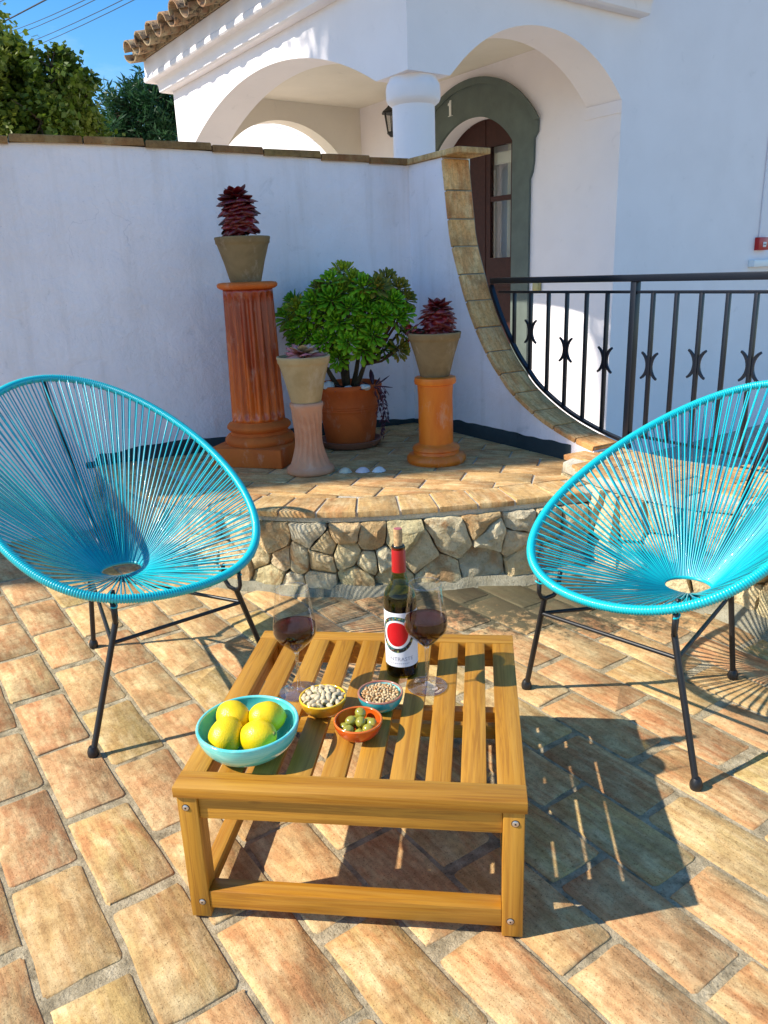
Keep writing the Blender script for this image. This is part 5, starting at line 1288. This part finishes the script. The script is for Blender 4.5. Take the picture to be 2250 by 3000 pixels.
# ------------------------------------------------------------------ trees behind the wall
def m_tree(name, stops):
    M = NM(name, .5, .35); M.col(M.ramp(M.noise(M.coords('Object', rnd=False), 1.1, 3, .6), stops)); M.b.inputs['Transmission Weight'].default_value = 0
    tr = M.n('ShaderNodeBsdfTranslucent'); 
    cr = [l.from_socket for l in M.t.links if l.to_socket == M.b.inputs['Base Color']][0]; M.l(cr, tr.inputs[0]); ms = M.n('ShaderNodeMixShader'); ms.inputs[0].default_value = .35
    M.l(M.b.outputs[0], ms.inputs[1]); M.l(tr.outputs[0], ms.inputs[2]); M.l(ms.outputs[0], M.t.nodes['Material Output'].inputs['Surface']); return M.m
M_BARK = m_simple('bark', (.10, .075, .05), .95, .1, 0, 8, .4, .02)
def tree(loc, h, clumps, leafmat, label, leafsize, nleaf, needle=False, cat='tree', name='broadleaf_tree'):
    t = empty(name, loc, 0, label, cat); rnd = random.Random(int(h*100)); mb_ = MB(); tw = MB()
    tw.tube([(0, 0, 0), (.05, 0, h*.25), (0, .05, h*.5), (.05, 0, h*.8)], [.16, .13, .10, .04], 10)
    for (cx, cy, cz, r) in clumps:
        tw.tube([(0, 0, max(.5, cz*.45)), (cx*.5, cy*.5, cz*.75), (cx, cy, cz)], [.06, .04, .015], 6)
        for _ in range(7):
            d = Vector((rnd.gauss(0, 1), rnd.gauss(0, 1), rnd.gauss(0, 1))).normalized()*r*.9; tw.tube([(cx, cy, cz), (cx+d.x*.5, cy+d.y*.5, cz+d.z*.6), (cx+d.x, cy+d.y, cz+d.z)], [.016, .010, .005], 4, False)
        n = int(nleaf*r*r)
        subs = [Vector((rnd.gauss(0, 1), rnd.gauss(0, 1), rnd.gauss(0, .85))).normalized()*r*rnd.uniform(.35, 1.28) for _ in range(int(34*r*r)+9)]
        for _ in range(n):
            s_ = rnd.choice(subs); c = Vector((cx, cy, cz))+s_+Vector((rnd.gauss(0, 1), rnd.gauss(0, 1), rnd.gauss(0, 1)))*(.045+r*.05)
            a = Vector((rnd.gauss(0, 1), rnd.gauss(0, 1), rnd.gauss(0, .7)+(.5 if needle else -.3))).normalized(); b = a.orthogonal().normalized(); b = (Quaternion(a, rnd.uniform(0, 6.3)) @ b)
            L2 = leafsize*rnd.uniform(.7, 1.3); w = L2*(.10 if needle else .36)
            mb_.add([c, c+a*L2*.45+b*w, c+a*L2, c+a*L2*.45-b*w], [(0, 1, 2, 3)])
    tw.ob('trunk', M_BARK, t, smooth=True, fix=False)
    link('crown', mesh('crown', mb_.V, mb_.F, leafmat, False), t); return t
def at_dir(fx, fy, dist):                  # point seen at a place of the frame, at a distance
    v = _f+CR*((fx*2250-1125)/CF)+CU*((1500-fy*3000)/CF); return CPOS+v*(dist/ v.length)
def clumps_from(lst, base, dist):
    out_ = []
    for fx, fy, r, dd in lst: p = at_dir(fx/1659, fy/2212, dist+dd); out_.append((p.x-base[0], p.y-base[1], p.z-base[2], r))
    return out_
b1 = (-7.2, 11.5, -.6); b2 = (-6.5, 17.0, -.6)
TL = m_tree('bright_green_foliage', [(.3, (.04, .085, .008)), (.5, (.10, .155, .014)), (.7, (.23, .26, .035))]); TP = m_tree('pine_foliage', [(.25, (.012, .045, .012)), (.5, (.022, .075, .022)), (.8, (.05, .11, .03))])  # foliage greens vary by noise alone
c1 = clumps_from([(0, 135, .36, 0), (-45, 190, .8, 0), (30, 180, .42, .2), (68, 205, .42, .4), (112, 150, .26, -.2), (100, 190, .36, -.3), (140, 195, .30, 0), (152, 165, .18, .2), (150, 228, .32, 0), (172, 220, .16, .1), (30, 245, .6, .5), (90, 262, .5, -.6), (150, 275, .36, .3), (-80, 270, 1.3, .5), (186, 275, .16, 0), (120, 330, .7, .3), (60, 345, .9, 0), (5, 300, .8, 0)]+[(random.uniform(0, 190), 0, 0, 0) for _ in range(0)]+[(4, 92, .12, 0), (18, 100, .10, 0), (34, 124, .11, 0), (56, 150, .12, 0), (84, 150, .10, 0), (104, 118, .10, 0), (122, 104, .08, 0), (132, 120, .10, 0), (140, 138, .12, 0), (162, 145, .11, 0), (176, 160, .10, 0), (188, 172, .15, 0), (192, 195, .14, 0), (186, 235, .16, 0), (196, 255, .12, 0), (202, 272, .12, 0)], b1, 13.6)
tree(b1, 4.2, c1, TL, 'broad leafy bright green tree behind the wall at the far left', .095, 5200)
c2 = clumps_from([(255, 250, .55, 0), (230, 275, .5, 0), (285, 235, .45, 0), (300, 270, .7, .5), (330, 215, .40, 0), (322, 195, .22, 0), (340, 255, .7, 0), (360, 230, .45, .3), (365, 275, .6, 0), (278, 208, .20, 0), (290, 290, .7, 0), (215, 285, .3, 0), (350, 300, .8, 0), (240, 310, .6, 0), (395, 250, .6, .5), (268, 222, .22, 0)], b2, 18.8)
tree(b2, 4.6, c2, TP, 'dark green pine behind the wall, between the leafy tree and the roof corner', .17, 2600, True, name='pine_tree')

off = sh*-5.2+sp_*4.02  # unseen tree added to break up the edge of the block's shade
c3 = [(sp_.x*a+sh.x*b, sp_.y*a+sh.y*b, z, r) for a, b, z, r in ((.62, 0, 8.9, .30), (.72, .2, 8.35, .26), (.60, -.2, 9.3, .25), (.85, .1, 8.75, .20), (.45, .1, 8.1, .24), (.0, 0, 8.6, .5))]
tree((off.x, off.y, -.6), 9.0, c3, TL, 'unseen tall slender tree beside the wing, outside the picture', .10, 1500)
# overhead cables
M_CB = m_simple('cable_black', (.02, .02, .025), .6)
for i, ((x0, y0), (x1, y1), lab) in enumerate((((-200, 150), (128, -12), 'lowest and thickest overhead cable, nearest the picture corner'), ((15, 75), (215, -12), 'thin overhead cable, first of the close pair in the middle'), ((20, 85), (240, -14), 'thin overhead cable, second of the close pair in the middle'),
        ((40, 105), (300, -14), 'thin overhead cable, upper one of the right pair'), ((55, 112), (320, -12), 'faint overhead cable furthest to the right'), ((-60, 30), (30, -8), 'short stretch of overhead cable in the upper left corner'))):
    a, b = at_dir(x0/1659, y0/2212, 34), at_dir(x1/1659, y1/2212, 20); d = (b-a)
    pts = [a+d*(-.6+2.4*k/12)+Vector((0, 0, .25*((k-6)/6)**2)) for k in range(13)]
    tag(MB().tube(pts, (.016 if i == 0 else .009), 5, False).ob('power_line', M_CB, None, smooth=True, fix=False), lab, 'cable', 'overhead cables')
